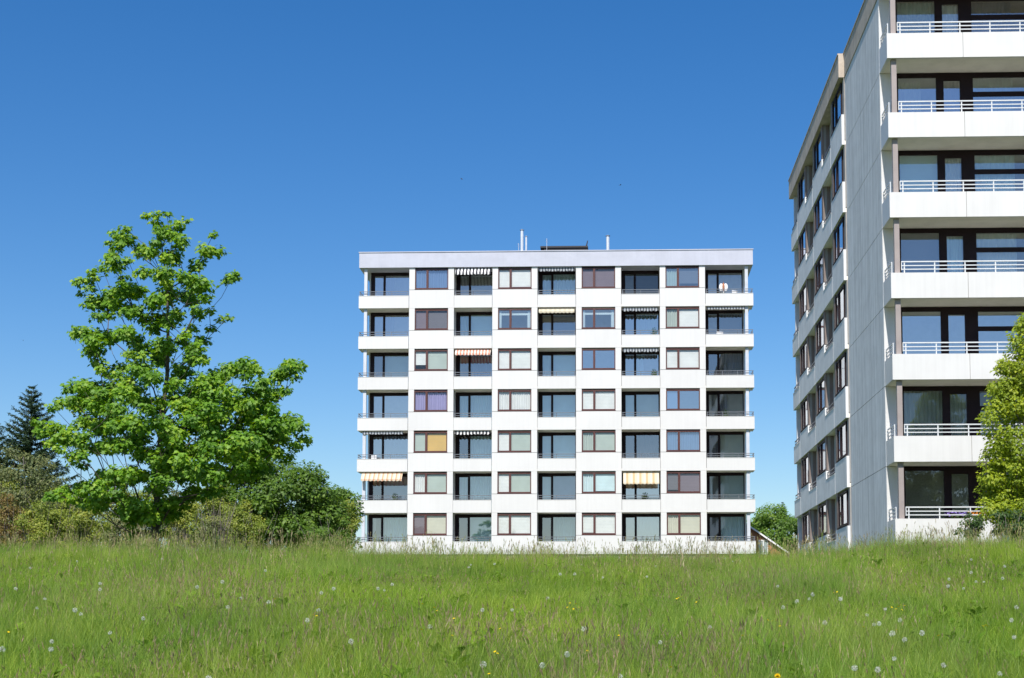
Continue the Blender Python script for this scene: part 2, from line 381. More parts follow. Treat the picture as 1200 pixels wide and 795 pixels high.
for i in range(3): tufts.append(blades(30, 0.11, 0.20, 0.44, 0.0042, 0.45, r_, gm, 0.10))            # 7-9 with seed heads
for i in range(2): tufts.append(blades(24, 0.11, 0.20, 0.42, 0.0045, 0.60, r_, dm, 0.25))            # 10-11 straw
for i in range(2): tufts.append(weed(r_))                                                            # 12-13
P = field(5.5, 47, lambda y: 75 if y < 35 else 26)
n = len(P); pz = ground(P[:, 0], P[:, 1])
nA = bumps(P[:, 0], P[:, 1] * 0.6, 1.0, 21); nB = bumps(P[:, 0], P[:, 1] * 0.6, 1.5, 22); nC = bumps(P[:, 0], P[:, 1] * 0.5, 0.7, 23); u = RNG.uniform(size=n)
idx = RNG.integers(0, 4, n)
bl = u < np.clip(0.30 + 1.2 * nA, 0.05, 0.9); idx[bl] = RNG.integers(4, 7, bl.sum())
u2 = RNG.uniform(size=n); sd = u2 < np.clip(0.12 + 1.6 * nB, 0.03, 0.75); idx[sd] = RNG.integers(7, 10, sd.sum())
u3 = RNG.uniform(size=n); dr = u3 < np.clip(0.03 + 0.25 * nC, 0.01, 0.2); idx[dr] = RNG.integers(10, 12, dr.sum())
u4 = RNG.uniform(size=n); wd = u4 < 0.05; idx[wd] = RNG.integers(12, 14, wd.sum())
nD = bumps(P[:, 0] * 1.4, P[:, 1], 2.2, 24); hh = 0.76 + 0.25 * nC + 0.40 * nD + RNG.normal(0, 0.16, n); hh = np.clip(hh, 0.4, 1.5) * (1 + np.exp(-((P[:, 1] - 30) / 4.0) ** 2) * np.clip(.12 + .7 * bumps(P[:, 0], P[:, 1], 1.3, 26), -.1, .6))
scl = np.stack([RNG.uniform(0.85, 1.25, n)] * 2 + [hh], 1)
rot = np.stack([RNG.normal(0, 0.10, n), RNG.normal(0, 0.10, n), RNG.uniform(0, 6.28, n)], 1)
go_ = scatter('grass', tufts, np.stack([P[:, 0], P[:, 1], pz], 1), rot, scl, idx, G_green)
tag(go_, 'long green meadow grass with patches of brown seed heads', 'grass', kind='stuff')
tall = []
for i in range(4): tall.append(blades(7, 0.14, 0.42, 0.66, 0.0055, 0.30, r_, [G_green, G_dry, G_green] if i < 2 else [G_green, G_seed, G_dry], 0.7, seed_len=0.13, seed_w=0.010, thin=0.55))
P = field(19, 40, lambda y: 1.8 if y < 27 else 7.5)
k = bumps(P[:, 0], P[:, 1], 1.6, 31) + RNG.normal(0, 0.16, len(P)); P = P[k > 0.05]; n = len(P)
sc = RNG.uniform(0.7, 1.15, n)
to_ = scatter('tall_grass', tall, np.stack([P[:, 0], P[:, 1], ground(P[:, 0], P[:, 1])], 1), np.stack([RNG.normal(0, 0.1, n), RNG.normal(0, 0.1, n), RNG.uniform(0, 6.28, n)], 1), np.stack([sc] * 3, 1), RNG.integers(0, 4, n), G_dry)
tag(to_, 'tall pale grass stalks with seed heads along the crest of the meadow', 'grass', kind='stuff')

# ------------------------------------------------------------------ meadow flowers
M['clock'] = cloth('dandelion_fluff', (0.80, 0.82, 0.74), transl=0.5)
M['petal'] = cloth('yellow_petals', (0.80, 0.58, 0.02), transl=0.3)
M['stem'] = cloth('flower_stem', (0.13, 0.20, 0.05), transl=0.3)
def clock_mesh(seed, full=1.0):
    r = np.random.default_rng(seed); mb = MB(); R = 0.023; h = 0.5
    mb.tube((0, 0, -h), (0.01, 0.005, -0.002), 0.0025, 0.0018, 5, 1); mb.ball((0.01, 0.005, 0), 0.006, m=2, n=6, k=4)
    for i in range(80):
        z = r.uniform(-1, 1); a = r.uniform(0, 6.28); q = math.sqrt(1 - z * z); d = Vector((q * math.cos(a), q * math.sin(a), z))
        if r.uniform() > full: continue
        e = d.orthogonal().normalized(); g2 = d.cross(e); c = Vector((0.01, 0.005, 0))
        mb.quad(c + d * 0.006, c + d * R + e * 0.0007, c + d * R - e * 0.0007)
        for s in range(2):
            an = s * 3.1 + r.uniform(0, 2); o = e * math.cos(an) + g2 * math.sin(an); o2 = e * math.cos(an + 0.5) + g2 * math.sin(an + 0.5)
            mb.quad(c + d * R * 0.97, c + d * R * 1.1 + o * 0.007, c + d * R * 1.1 + o2 * 0.007)
    return mb.mesh('dandelion_clock', [M['clock'], M['stem'], M['bark_grey']])
def bloom_mesh(seed, R, layers):
    r = np.random.default_rng(seed); mb = MB(); h = 0.5
    mb.tube((0, 0, -h), (0, 0, 0), 0.002, 0.0016, 5, 1)
    for lv in range(layers):
        n = 12 if layers > 1 else 5
        for i in range(n):
            a = 2 * math.pi * (i + 0.5 * lv) / n + r.uniform(-0.1, 0.1); up = 0.25 + 0.45 * lv; d = Vector((math.cos(a) * math.cos(up), math.sin(a) * math.cos(up), math.sin(up))); s = Vector((-math.sin(a), math.cos(a), 0)) * R * (0.22 if layers > 1 else 0.5)
            mb.quad((0, 0, 0), d * R * 0.6 - s, d * R, d * R * 0.6 + s)
    return mb.mesh('yellow_flower', [M['petal'], M['stem']])
clocks = [clock_mesh(1), clock_mesh(2), clock_mesh(3, 0.75)]
seedheads = [(18,690),(36,666),(44,713),(52,702),(60,752),(4,761),(89,715),(90,658),(94,720),(117,684),(118,691),(128,742),(61,761),(169,725),(190,655),(232,688),(261,682),(268,712),(283,701),(311,669),(377,695),(374,715),(359,727),(314,706),(390,690),(444,690),(451,692),(459,685),(552,662),(549,665),(579,661),(566,715),(565,779),(600,715),(637,780),(641,701),(657,673),(666,767),(673,673),(683,737),(707,677),(726,793),(758,676),(773,753),(682,662),(726,654),(769,664),(849,655),(859,658),(868,658),(832,735),(912,687),(917,712),(933,705),(949,702),(953,697),(967,730),(984,702),(985,702),(1017,721),(1025,732),(1029,731),(1044,743),(1038,714),(1055,727),(1059,750),(1047,772),(1079,742),(1107,780),(1112,687),(1113,679),(1129,690),(1138,656),(1138,671),(1144,682),(1153,682),(1175,678),(1178,664),(1189,747),(1186,727),(1173,790),(1003,783),(1027,785),(1192,712),(243,795),(410,752),(505,735)]
for i, (x, y) in enumerate(seedheads):
    p = on_ground(x, y, random.uniform(0.36, 0.50))
    o = put('dandelion_clock', clocks[i % 3], None, p, random.uniform(0, 6)); o.scale = (random.uniform(0.62, 0.98),) * 3
    tag(o, 'white fluffy dandelion seed head on a thin stalk in the meadow', 'dandelion', 'dandelion seed heads in the meadow')
yel = [(452,707),(448,712),(452,716),(509,712),(512,716),(495,708),(494,738),(532,725),(573,790),(580,764),(583,766),(605,712),(607,708),(600,640+60),(665,712),(668,707),(672,714),(675,708),(678,712),(793,702),(795,701),(798,700),(800,703),(803,701),(816,702),(816,706),(900,727),(905,728),(910,727),(914,734),(1045,712),(1050,714),(1053,711),(1057,715),(1060,710),(1055,709),(1051,738),(1152,734),(1157,734),(1155,733),(175,691),(322,702),(367,721),(371,722),(372,713),(387,727),(10,741),(530,745),(586,737),(940,710),(977,695),(981,694),(914,783),(1012,735),(786,782),(455,700),(688,763),(725,745),(870,745),(1100,745)]
bl2 = [bloom_mesh(1, 0.012, 1), bloom_mesh(2, 0.013, 1)]; bl1 = bloom_mesh(3, 0.022, 3)
for i, (x, y) in enumerate(yel):
    p = on_ground(x, y, random.uniform(0.38, 0.50))
    o = put('yellow_flower', bl2[i % 2], None, p, random.uniform(0, 6)); o.rotation_euler.x = random.uniform(0.2, 0.7)
    tag(o, 'small yellow buttercup among the meadow grass', 'flower', 'small yellow flowers in the meadow')
o = put('dandelion_flower', bl1, None, on_ground(911, 793, 0.45)); o.rotation_euler.x = 0.7; tag(o, 'largest yellow dandelion flower, at the near edge of the meadow', 'flower')

# ------------------------------------------------------------------ apartment building modules (x along the facade, y inwards, z up)
WBAY, BBAY = 3.19, 2.69
def corr(mb, x0, x1, y, z0, z1, amp=0.03, wl=0.16, m=0):
    n = max(2, int((x1 - x0) / wl * 4)); prev = None
    for i in range(n + 1):
        x = x0 + (x1 - x0) * i / n; yy = y + amp * math.sin(i * math.pi / 2 + 0.4 * math.sin(i * 0.9))
        if prev: mb.quad((prev[0], prev[1], z0), (x, yy, z0), (x, yy, z1), (prev[0], prev[1], z1), m=m)
        prev = (x, yy)
MESH = {}
def cached(key, fn):
    if key not in MESH: MESH[key] = fn()
    return MESH[key]
WX0, WX1, WZ0, WZ1 = 0.41, 2.77, 1.36, 2.79   # window opening in its bay
def window_frame(fm='frame'):
    mb = MB(); t = 0.075; y0, y1 = 0.045, 0.13
    mb.box(WX0, WX1, y0, y1, WZ0, WZ0 + t); mb.box(WX0, WX1, y0, y1, WZ1 - t, WZ1)
    mb.box(WX0, WX0 + t, y0 + .003, y1 - .003, WZ0 + t, WZ1 - t); mb.box(WX1 - t, WX1, y0 + .003, y1 - .003, WZ0 + t, WZ1 - t)
    xm = WX0 + 0.80
    mb.box(xm, xm + 0.15, y0 - .01, y1, WZ0 + t, WZ1 - t)
    for a, b in ((WX0 + t, xm), (xm + .15, WX1 - t)):   # thin inner beads
        mb.box(a, b, y0 + .02, y1 - .02, WZ0 + t, WZ0 + t + .02); mb.box(a, b, y0 + .02, y1 - .02, WZ1 - t - .02, WZ1 - t)
    mb.box(WX0 - .02, WX1 + .02, -.02, y0 - .002, WZ0 - .035, WZ0 - .005)
    return mb.mesh('window', [M[fm]])
def window_pane(g):
    mb = MB(); xm = WX0 + 0.80; y = 0.085
    for a, b in ((WX0 + .075, xm), (xm + .15, WX1 - .075)): mb.quad((a, y, WZ0 + .075), (b, y, WZ0 + .075), (b, y, WZ1 - .075), (a, y, WZ1 - .075))
    return mb.mesh('pane', [g])
def window_blind(kl, kr):
    """left and right sash coverings: (material key, style, drop 0..1)"""
    mb = MB(); mats = []
    xm = WX0 + 0.80; spans = ((WX0 + .02, xm + .06), (xm + .09, WX1 - .02))
    for (a, b), k in zip(spans, (kl, kr)):
        if not k: continue
        key, st, dr = k
        if M[key] not in mats: mats.append(M[key])
        mi = mats.index(M[key]); z0 = WZ1 - (WZ1 - WZ0) * dr
        if st == 'flat':
            for zz in np.arange(z0, WZ1 - 0.01, 0.10): mb.box(a, b, .16, .172, zz + .003, min(zz + .097, WZ1), m=mi)
        elif st == 'fold': corr(mb, a, b, .19, WZ0 - .02, WZ1, m=mi)
        elif st == 'sides':
            corr(mb, a, a + .22, .19, WZ0 - .02, WZ1, m=mi) if a < 1 else corr(mb, b - .28, b, .19, WZ0 - .02, WZ1, m=mi)
            corr(mb, a, b, .185, WZ1 - .42, WZ1 - .28, .012, m=mi)
    return mb.mesh('blind', mats) if mb.f else None
def balcony_parapet(w, left, right, hp):
    mb = MB(); d = 1.36
    mb.box(.012, w - .012, -.07, .06, 0, hp)
    mb.box(.012, w - .012, -.085, .08, hp, hp + .025)
    if left: mb.box(.014, .14, .06, d, .002, hp - .002); mb.box(.002, .15, .08, d, hp, hp + .025)
    if right: mb.box(w - .14, w - .014, .06, d, .002, hp - .002); mb.box(w - .15, w - .002, .08, d, hp, hp + .025)
    return mb
def railing(w, left, right, hp, rails=(0.16, 0.32), pitch=1.1, r=.016, rr=.02, d=1.3):
    mb = MB(); y = -.005
    for i, z in enumerate(rails):
        rad = rr if i == len(rails) - 1 else r
        mb.box(.04, w - .04, y - rad, y + rad, hp + z - rad, hp + z + rad)
        if left: mb.box(.07 - rad, .07 + rad, y + rad, d, hp + z - rad, hp + z + rad)
        if right: mb.box(w - .07 - rad, w - .07 + rad, y + rad, d, hp + z - rad, hp + z + rad)
    n = max(2, round(w / pitch))
    for i in range(n + 1):
        x = .09 + (w - .18) * i / n
        mb.box(x - .018, x + .018, y - .008, y + .008, hp + .02, hp + rails[-1])
    return mb
def glazing(w, x0, x1, H, door_w=0.78, post=0.20):
    """balcony back wall: dark post, narrow door, wide fixed light; returns frame and pane meshes"""
    fr = MB(); pa = MB(); y0, y1 = 1.38, 1.46; zb, zt = .185, H - .16
    fr.box(x0, x1, y0 + .01, y1, zt, H - .003)
    fr.box(x0, x0 + post, y0 + .005, y1, zb, zt)
    xd = x0 + post; xe = xd + door_w
    fr.box(xd, xd + .09, y0, y1, zb, zt); fr.box(xe - .09, xe + .07, y0, y1, zb, zt); fr.box(xd + .09, xe - .09, y0, y1, zb, zb + .12); fr.box(xd + .09, xe - .09, y0, y1, zt - .10, zt)
    fr.box(xe + .07, x1, y0 + .01, y1, zb, zb + .07); fr.box(xe + .07, x1, y0 + .01, y1, zt - .06, zt); fr.box(x1 - .07, x1, y0 + .012, y1, zb + .07, zt - .06)
    for a, b, c, d in ((xd + .09, xe - .09, zb + .12, zt - .10), (xe + .07, x1 - .07, zb + .07, zt - .06)):
        pa.quad((a, 1.42, c), (b, 1.42, c), (b, 1.42, d), (a, 1.42, d))
    return fr, pa, (xd + .05, xe), (xe, x1 - .03)
def awning(w, style, H):
    """fabric canopy with a scalloped valance; style = (projection, drop, valance height)"""
    pj, dp, vh = style; mb = MB(); a, b = .10, w - .10; y0 = 0.10; y1 = y0 - pj; z0 = H - .07; z1 = z0 - dp
    th = .012
    mb.quad((a, y0, z0), (a, y1, z1), (b, y1, z1), (b, y0, z0)); mb.quad((a, y0, z0 - th), (b, y0, z0 - th), (b, y1, z1 - th), (a, y1, z1 - th))
    n = int((b - a) / .035); pts = []
    for i in range(n + 1):
        x = a + (b - a) * i / n; pts.append((x, z1 - vh * (0.62 + 0.38 * abs(math.sin(math.pi * (x - a) / .27)))))
    for (xa, za), (xb, zb) in zip(pts, pts[1:]):
        mb.quad((xa, y1 - .004, za), (xb, y1 - .004, zb), (xb, y1 - .004, z1), (xa, y1 - .004, z1)); mb.quad((xa, y1 + .004, z1), (xb, y1 + .004, z1), (xb, y1 + .004, zb), (xa, y1 + .004, za))
    mb.tube((a, y0, z0 - .02), (b, y0, z0 - .02), .045, n=8)
    return mb

def facade(root, org, rz, pattern, nfl, H, info, mats, back=12.0):
    """pattern: list of ('W'|'B'|'CL'|'CR', width). One wall mesh, then each window, balcony, glazing, awning and post as a part."""
    c_, s_ = math.cos(rz), math.sin(rz)
    def P(x, y, z): return (org[0] + c_ * x - s_ * y, org[1] + s_ * x + c_ * y, org[2] + z)
    hp = 0.87; wall = MB(); Ltot = sum(w for _, w in pattern)
    cl = any(k == 'CL' for k, _ in pattern); cr = any(k == 'CR' for k, _ in pattern)
    xa = .5 if cl else .02; xb = Ltot - .5 if cr else Ltot - .02
    for f in range(nfl):
        z = f * H
        sx0 = .16 if cl else .02; sx1 = Ltot - .16 if cr else Ltot - .02
        wall.box(sx0, sx1, .065, 2.4, z + .006, z + .18, m=2)
        x = 0
        for k, w in pattern:
            if k == 'W':
                wall.box(x + .012, x + w - .012, 0, .11, z + .0, z + 1.292)
                sm, sy_ = (4, .035) if mats.get('end_back') else (0, 0)
                wall.box(x + .012, x + WX0, sy_, .11, z + 1.322, z + H - .008, m=sm); wall.box(x + WX1, x + w - .012, *((.164, .21) if mats.get('end_back') and x + w > Ltot - .1 else (sy_, .11)), z + 1.322, z + H - .008, m=sm)
                wall.box(x + .002, x + WX0 + .002, .112, .22, z + .2, z + H + .003, m=1); wall.box(x + WX1 - .002, x + w - .002, .112, .22, z + .2, z + H + .003, m=1)
                wall.box(x + WX0 + .002, x + WX1 - .002, .112, .22, z + .2, z + WZ0 - .006, m=1)
                wall.box(x + .003, x + .14, .222, 1.55, z + .18, z + H + .004, m=4); wall.box(x + w - .14, x + w - .003, .222, 1.55, z + .18, z + H + .004, m=4)
                wall.box(x + .005, x + .13, 1.55, 2.4, z + .18, z + H + .004, m=3); wall.box(x + w - .13, x + w - .005, 1.55, 2.4, z + .18, z + H + .004, m=3)
            x += w
        if cl: wall.box(.5, .62, 1.47, 2.4, z + .18, z + H + .004)
        if cr: wall.box(Ltot - .62, Ltot - .5, 1.47, 2.4, z + .18, z + H + .004)
    wall.box(xa, xb, 2.402, back, -1.5, nfl * H, m=3)
    wall.box(xa + .01, xb - .01, 0.10, 2.4, -1.5, -.002, m=1)
    wall.build('wall', [mats['panel'], M['joint'], M['soffit'], M['room'], mats.get('recess', mats['panel'])], root, P(0, 0, 0), rz)
    for f in range(nfl):
        z = f * H; x = 0; iw = ib = 0
        for k, w in pattern:
            loc = P(x, 0, z)
            if k == 'W':
                wk = info('W', f, iw); iw += 1
                wo = put('window', cached(('wf', mats.get('frame', 'frame')), lambda: window_frame(mats.get('frame', 'frame'))), root, loc, rz)
                put('pane', cached(('wp', wk[2]), lambda: window_pane(M[wk[2]])), wo)
                bm2 = cached(('wb', wk[0], wk[1]), lambda: window_blind(wk[0], wk[1]))
                if bm2: put('blind', bm2, wo)
            else:
                bk = info('B', f, ib); ib += 1; lf, rg = k == 'CL', k == 'CR'
                bo = put('balcony', cached(('bp', w, k, mats['panel'].name), lambda: balcony_parapet(w, lf, rg, hp).mesh('balcony', [mats['panel']])), root, P(x, .066, z) if mats.get('end_back') else loc, rz)
                put('railing', cached(('br', w, k), lambda: railing(w, lf, rg, hp).mesh('railing', [M['rail']])), bo)
                x0, x1 = (.62 if lf else .145), (w - .62 if rg else w - .145)
                if not lf: x0 = .003
                if not rg: x1 = w - .003
                key = ('gl', w, k)
                if key not in MESH:
                    fr, pa, da, db = glazing(w, x0, x1, H); MESH[key] = (fr.mesh('balcony_window', [M['frame_dark']]), pa, da, db)
                fm, pa, da, db = MESH[key]
                go = put('balcony_window', fm, root, loc, rz)
                put('pane', cached(key + ('p', bk['glass']), lambda: pa.mesh('pane', [M[bk['glass']]])), go)
                for sp, ck in ((da, bk.get('door')), (db, bk.get('wide'))):
                    if not ck: continue
                    def mk():
                        c = MB()
                        if ck[1] == 'fold': corr(c, sp[0], sp[1], 1.58, .19, H - .12, .03, .18)
                        elif ck[1] == 'half': corr(c, sp[0], sp[0] + (sp[1] - sp[0]) * .35, 1.58, .19, H - .12, .03, .18)
                        elif ck[1] == 'flat': c.box(sp[0], sp[1], 1.55, 1.56, H - .12 - (H - .3) * ck[2], H - .12)
                        return c.mesh('curtain', [M[ck[0]]])
                    put('curtain', cached(key + ('c', sp[0], ck), mk), go)
                if bk.get('awning'):
                    am, st = bk['awning']
                    ax0 = .25 if lf else 0
                    put('awning', cached(('aw', w, am, st, k), lambda: awning(w - (.5 if k != 'B' else 0), st, H).mesh('awning', [M[am]])), root, P(x + ax0, 0, z), rz)
                if lf or rg:
                    def mkp():
                        p_ = MB(); a = .36 if lf else w - .58
                        p_.box(a, a + .22, .10, .30, .185, H - .0); return p_.mesh('corner_post', [M['post_white']])
                    put('corner_post', cached(('cp', w, k), mkp), root, loc, rz)
            x += w
    return Ltot, P

# ------------------------------------------------------------------ main building
YA = 100.9
o0 = at(417.2, 650, YA); top = at(421.6, 314.5, YA)
H1 = (top.z - o0.z) / 7
ux, uy = math.cos(ALPHA), -math.sin(ALPHA)
o0.x = at(419.0, 480, YA).x
lo, hi = 20, 35
for _ in range(50):
    md = (lo + hi) / 2; q = proj((o0.x + ux * md, o0.y + uy * md, o0.z + 10))
    if q[0] < 884.2: lo = md
    else: hi = md
LM = lo
print('main building length', LM, 'storey', H1, 'base', o0.z, 'ground', gz(o0.x, o0.y))
mid = LM - (4 * WBAY + 3 * BBAY)
pat = [('CL', mid * .515), ('W', WBAY), ('B', BBAY), ('W', WBAY), ('B', BBAY), ('W', WBAY), ('B', BBAY), ('W', WBAY), ('CR', mid * .485)]
main = empty('apartment_building', o0, -ALPHA)
tag(main, 'white seven storey apartment block with four columns of brown framed windows', 'apartment block')
b_, g_ = (lambda k, d=1.0: (k, 'flat', d)), (lambda k: (k, 'fold', 1.0))
sd_ = ('b_white', 'sides', 1.0)
WIN = {  # floor from the top, column -> left cover, right cover, glass
 (0,0):(g_('b_blue'),g_('b_blue'),'glass_deep'),(0,1):(b_('b_white'),b_('b_white',.9),'glass'),(0,2):(b_('b_mauve'),b_('b_mauve'),'glass'),(0,3):(g_('b_green'),b_('b_grey',.8),'glass_deep'),
 (1,0):(b_('b_mauve'),b_('b_grey'),'glass'),(1,1):(sd_,sd_,'glass_deep'),(1,2):(sd_,('b_white','sides',1.0),'glass_deep'),(1,3):(g_('b_green'),b_('b_white'),'glass'),
 (2,0):(b_('b_white',.72),b_('b_green'),'glass'),(2,1):(b_('b_white'),b_('b_white'),'glass'),(2,2):(None,None,'glass_sky'),(2,3):(b_('b_white'),b_('b_white'),'glass'),
 (3,0):(g_('b_lilac'),g_('b_lilac'),'glass'),(3,1):(g_('b_white'),g_('b_white'),'glass'),(3,2):(b_('b_white'),b_('b_white'),'glass'),(3,3):(b_('b_blue'),None,'glass_sky'),
 (4,0):(b_('b_green'),b_('b_yellow',.93),'glass'),(4,1):(b_('b_white'),b_('b_green'),'glass'),(4,2):(g_('b_green'),b_('b_green'),'glass'),(4,3):(g_('b_blue'),g_('b_blue'),'glass_deep'),
 (5,0):(g_('b_white'),b_('b_green'),'glass'),(5,1):(b_('b_white'),b_('b_green'),'glass'),(5,2):(g_('b_teal'),b_('b_teal',.9),'glass'),(5,3):(b_('b_grey',.85),b_('b_mauve'),'glass'),
 (6,0):(b_('b_mauve'),b_('b_cream'),'glass'),(6,1):(b_('b_white'),b_('b_white',.95),'glass'),(6,2):(b_('b_white',.9),b_('b_white'),'glass'),(6,3):(g_('b_cream'),b_('b_cream'),'glass')}
EXT, VAL = (0.62, 0.20, 0.20), (0.06, 0.03, 0.24)
def B(glass, door=None, wide=None, aw=None): return dict(glass=glass, door=door, wide=wide, awning=aw)
tf, tl = ('b_teal', 'fold', 1.0), ('b_teal', 'flat', 1.0)
BAL = {
 (0,0):B('glass_sky',None,('b_mauve','half',1.0)),(0,1):B('glass_deep',None,None,('a_bw',(0.40,0.36,0.18))),(0,2):B('glass_deep',tf,tf,('a_grey',VAL)),(0,3):B('glass_dark',None,('b_grey','flat',.45)),(0,4):B('glass_deep',None,None),
 (1,0):B('glass_sky',None,('b_grey','half',1.0)),(1,1):B('glass_deep',tf,tl),(1,2):B('glass_deep',None,('b_blue','flat',.5),('a_cream',(0.32,0.28,0.13))),(1,3):B('glass_sky',None,tf,('a_grey',VAL)),(1,4):B('glass_deep',None,('b_grey','flat',.5),('a_grey',(0.06,0.03,0.15))),
 (2,0):B('glass_deep',('b_grey','flat',1.0),('b_green','flat',1.0)),(2,1):B('glass_deep',None,('b_blue','fold',1.0),('a_red',(0.34,0.32,0.15))),(2,2):B('glass_deep',tf,tl),(2,3):B('glass_sky',None,('b_teal','half',1.0),('a_grey',VAL)),(2,4):B('glass_deep',('b_dark','fold',1.0),('b_grey','fold',1.0)),
 (3,0):B('glass_sky',None,None),(3,1):B('glass_deep',tf,tf),(3,2):B('glass_deep',tl,tl),(3,3):B('glass_deep',tl,('b_green','flat',1.0)),(3,4):B('glass_deep',None,('b_grey','half',1.0)),
 (4,0):B('glass_sky',None,('b_blue','fold',1.0),('a_grey',(0.06,0.03,0.18))),(4,1):B('glass_deep',('b_dark','fold',1.0),tf,('a_bw',(0.06,0.03,0.22))),(4,2):B('glass_deep',tl,tl),(4,3):B('glass_deep',('b_mauve','flat',1.0),('b_mauve','fold',1.0)),(4,4):B('glass_deep',('b_grey','flat',1.0),('b_cream','flat',1.0)),
 (5,0):B('glass_deep',('b_dark','fold',1.0),('b_blue','flat',1.0),('a_orange',(0.48,0.48,0.16))),(5,1):B('glass_deep',tf,tf),(5,2):B('glass_deep',tl,('b_blue','flat',1.0)),(5,3):B('glass_sky',None,None,('a_yellow',(0.36,0.78,0.12))),(5,4):B('glass_deep',('b_teal','half',1.0),('b_green','flat',1.0)),
 (6,0):B('glass_deep',('b_white','half',1.0),tf),(6,1):B('glass_deep',('b_grey','flat',1.0),tl),(6,2):B('glass_deep',('b_grey','flat',1.0),tf),(6,3):B('glass_sky',None,tf),(6,4):B('glass_deep',('b_grey','flat',1.0),('b_teal','fold',1.0))}
def info_main(t, f, i): return WIN[(6 - f, i)] if t == 'W' else BAL[(6 - f, i)]
facade(main, (0, 0, 0), 0, pat, 7, H1, info_main, dict(panel=M['white']))
zf = 7 * H1; hf = at(421.6, 297, YA).z - top.z
mb = MB(); mb.box(.02, LM - .02, -.10, 12.2, zf, zf + hf); mb.box(-.02, LM + .02, -.14, 12.24, zf + hf, zf + hf + .06)
for i in range(1, 9): mb.box(LM * i / 9 - .02, LM * i / 9 + .02, -.104, -.10, zf + .01, zf + hf)
mb.build('fascia', [M['fascia']], main)
mb = MB(); mb.box(.3, LM - .3, .2, 11.9, zf + hf + .061, zf + hf + .12); roof = mb.build('roof', [M['black']], main)
def mpx(x): return (at(x, 297, YA).x - o0.x) / ux
zr = zf + hf + .12; ppm = F / 101.5
def flue(x, hpx, r, y=.8, capd=True):
    mb = MB(); h = hpx / ppm + .12; mb.tube((0, 0, 0), (0, 0, h), r, n=12); mb.tube((0, 0, 0), (0, 0, .12), r * 1.7, n=12)
    if capd: mb.tube((0, 0, h + .05), (0, 0, h + .10), r * 1.5, r * .6, 12); mb.tube((0, 0, h), (0, 0, h + .05), r * .6, n=8)
    mb.build('flue_pipe', [M['metal']], roof, (mpx(x), y, zr))
flue(611, 25, .11); flue(616, 17, .07); flue(712, 17, .12)
mb = MB(); w = 52 / ppm; mb.box(0, w, 0, 2.2, 0, .30); mb.box(-.25, w + .02, -.08, 2.28, .30, .42); mb.tube((w - .1, 0, .4), (w, 0, .80), .05, .03)
mb.build('roof_hatch', [M['black']], roof, (mpx(637), .6, zr))
mb = MB(); mb.tube((0, 0, 0), (0, 0, .95), .016); mb.tube((-.12, -.2, .85), (.12, .2, .85), .008); mb.tube((-.1, -.16, .7), (.1, .16, .7), .008)
ant = mb.mesh('antenna', [M['metal']]); put('antenna', ant, roof, (mpx(640.5), .45, zr)); put('antenna', ant, roof, (mpx(607), .9, zr - .2))

# things that stand on the balconies of the main block
def mainpt(x, y, z): return Vector((o0.x + ux * x - uy * y * -1 * -1 if False else o0.x + ux * x + math.sin(ALPHA) * y, o0.y + uy * x + math.cos(ALPHA) * y, o0.z + z))
def chair_at(x, y, floor, label, rz=0.0, group=None):
    t = empty('garden_chair', mainpt(x, y, floor * H1 + .18), -ALPHA + rz)
    tag(t, label, 'chair', group)
    mb = MB(); mb.box(-.24, .24, -.24, .24, .40, .44); mb.build('seat', [M['plastic']], t)
    mb = MB()
    for i in range(5): mb.box(-.23 + i * .095, -.16 + i * .095, .24, .27, .46, .98)
    mb.box(-.24, .24, .235, .275, .98, 1.05); mb.build('backrest', [M['plastic']], t)
    for sx in (-1, 1):
        mb = MB(); mb.box(sx * .25 - .02, sx * .25 + .02, -.22, .24, .62, .66); mb.box(sx * .25 - .015, sx * .25 + .015, -.22, -.18, .44, .62); mb.build('armrest', [M['plastic']], t)
        for sy in (-1, 1):
            mb = MB(); mb.tube((sx * .21, sy * .21, .40), (sx * .24, sy * .25, 0), .02, .016); mb.build('leg', [M['plastic']], t)
cw = mid * .485; xr0 = LM - cw
chair_at(xr0 + 2.25, .42, 6, 'white slatted garden chair on the top right corner balcony', 0.6)
chair_at(.95, .50, 2, 'white slatted garden chair on the left corner balcony above the orange awning', -0.5)
chair_at(xr0 + 1.1, .55, 5, 'white slatted garden chair on the right corner balcony one below the top', 0.2)
M['foliage_pot'] = leafmat('pot_leaf', (0.04, 0.08, 0.02), (0.06, 0.12, 0.03), (0.10, 0.16, 0.04))
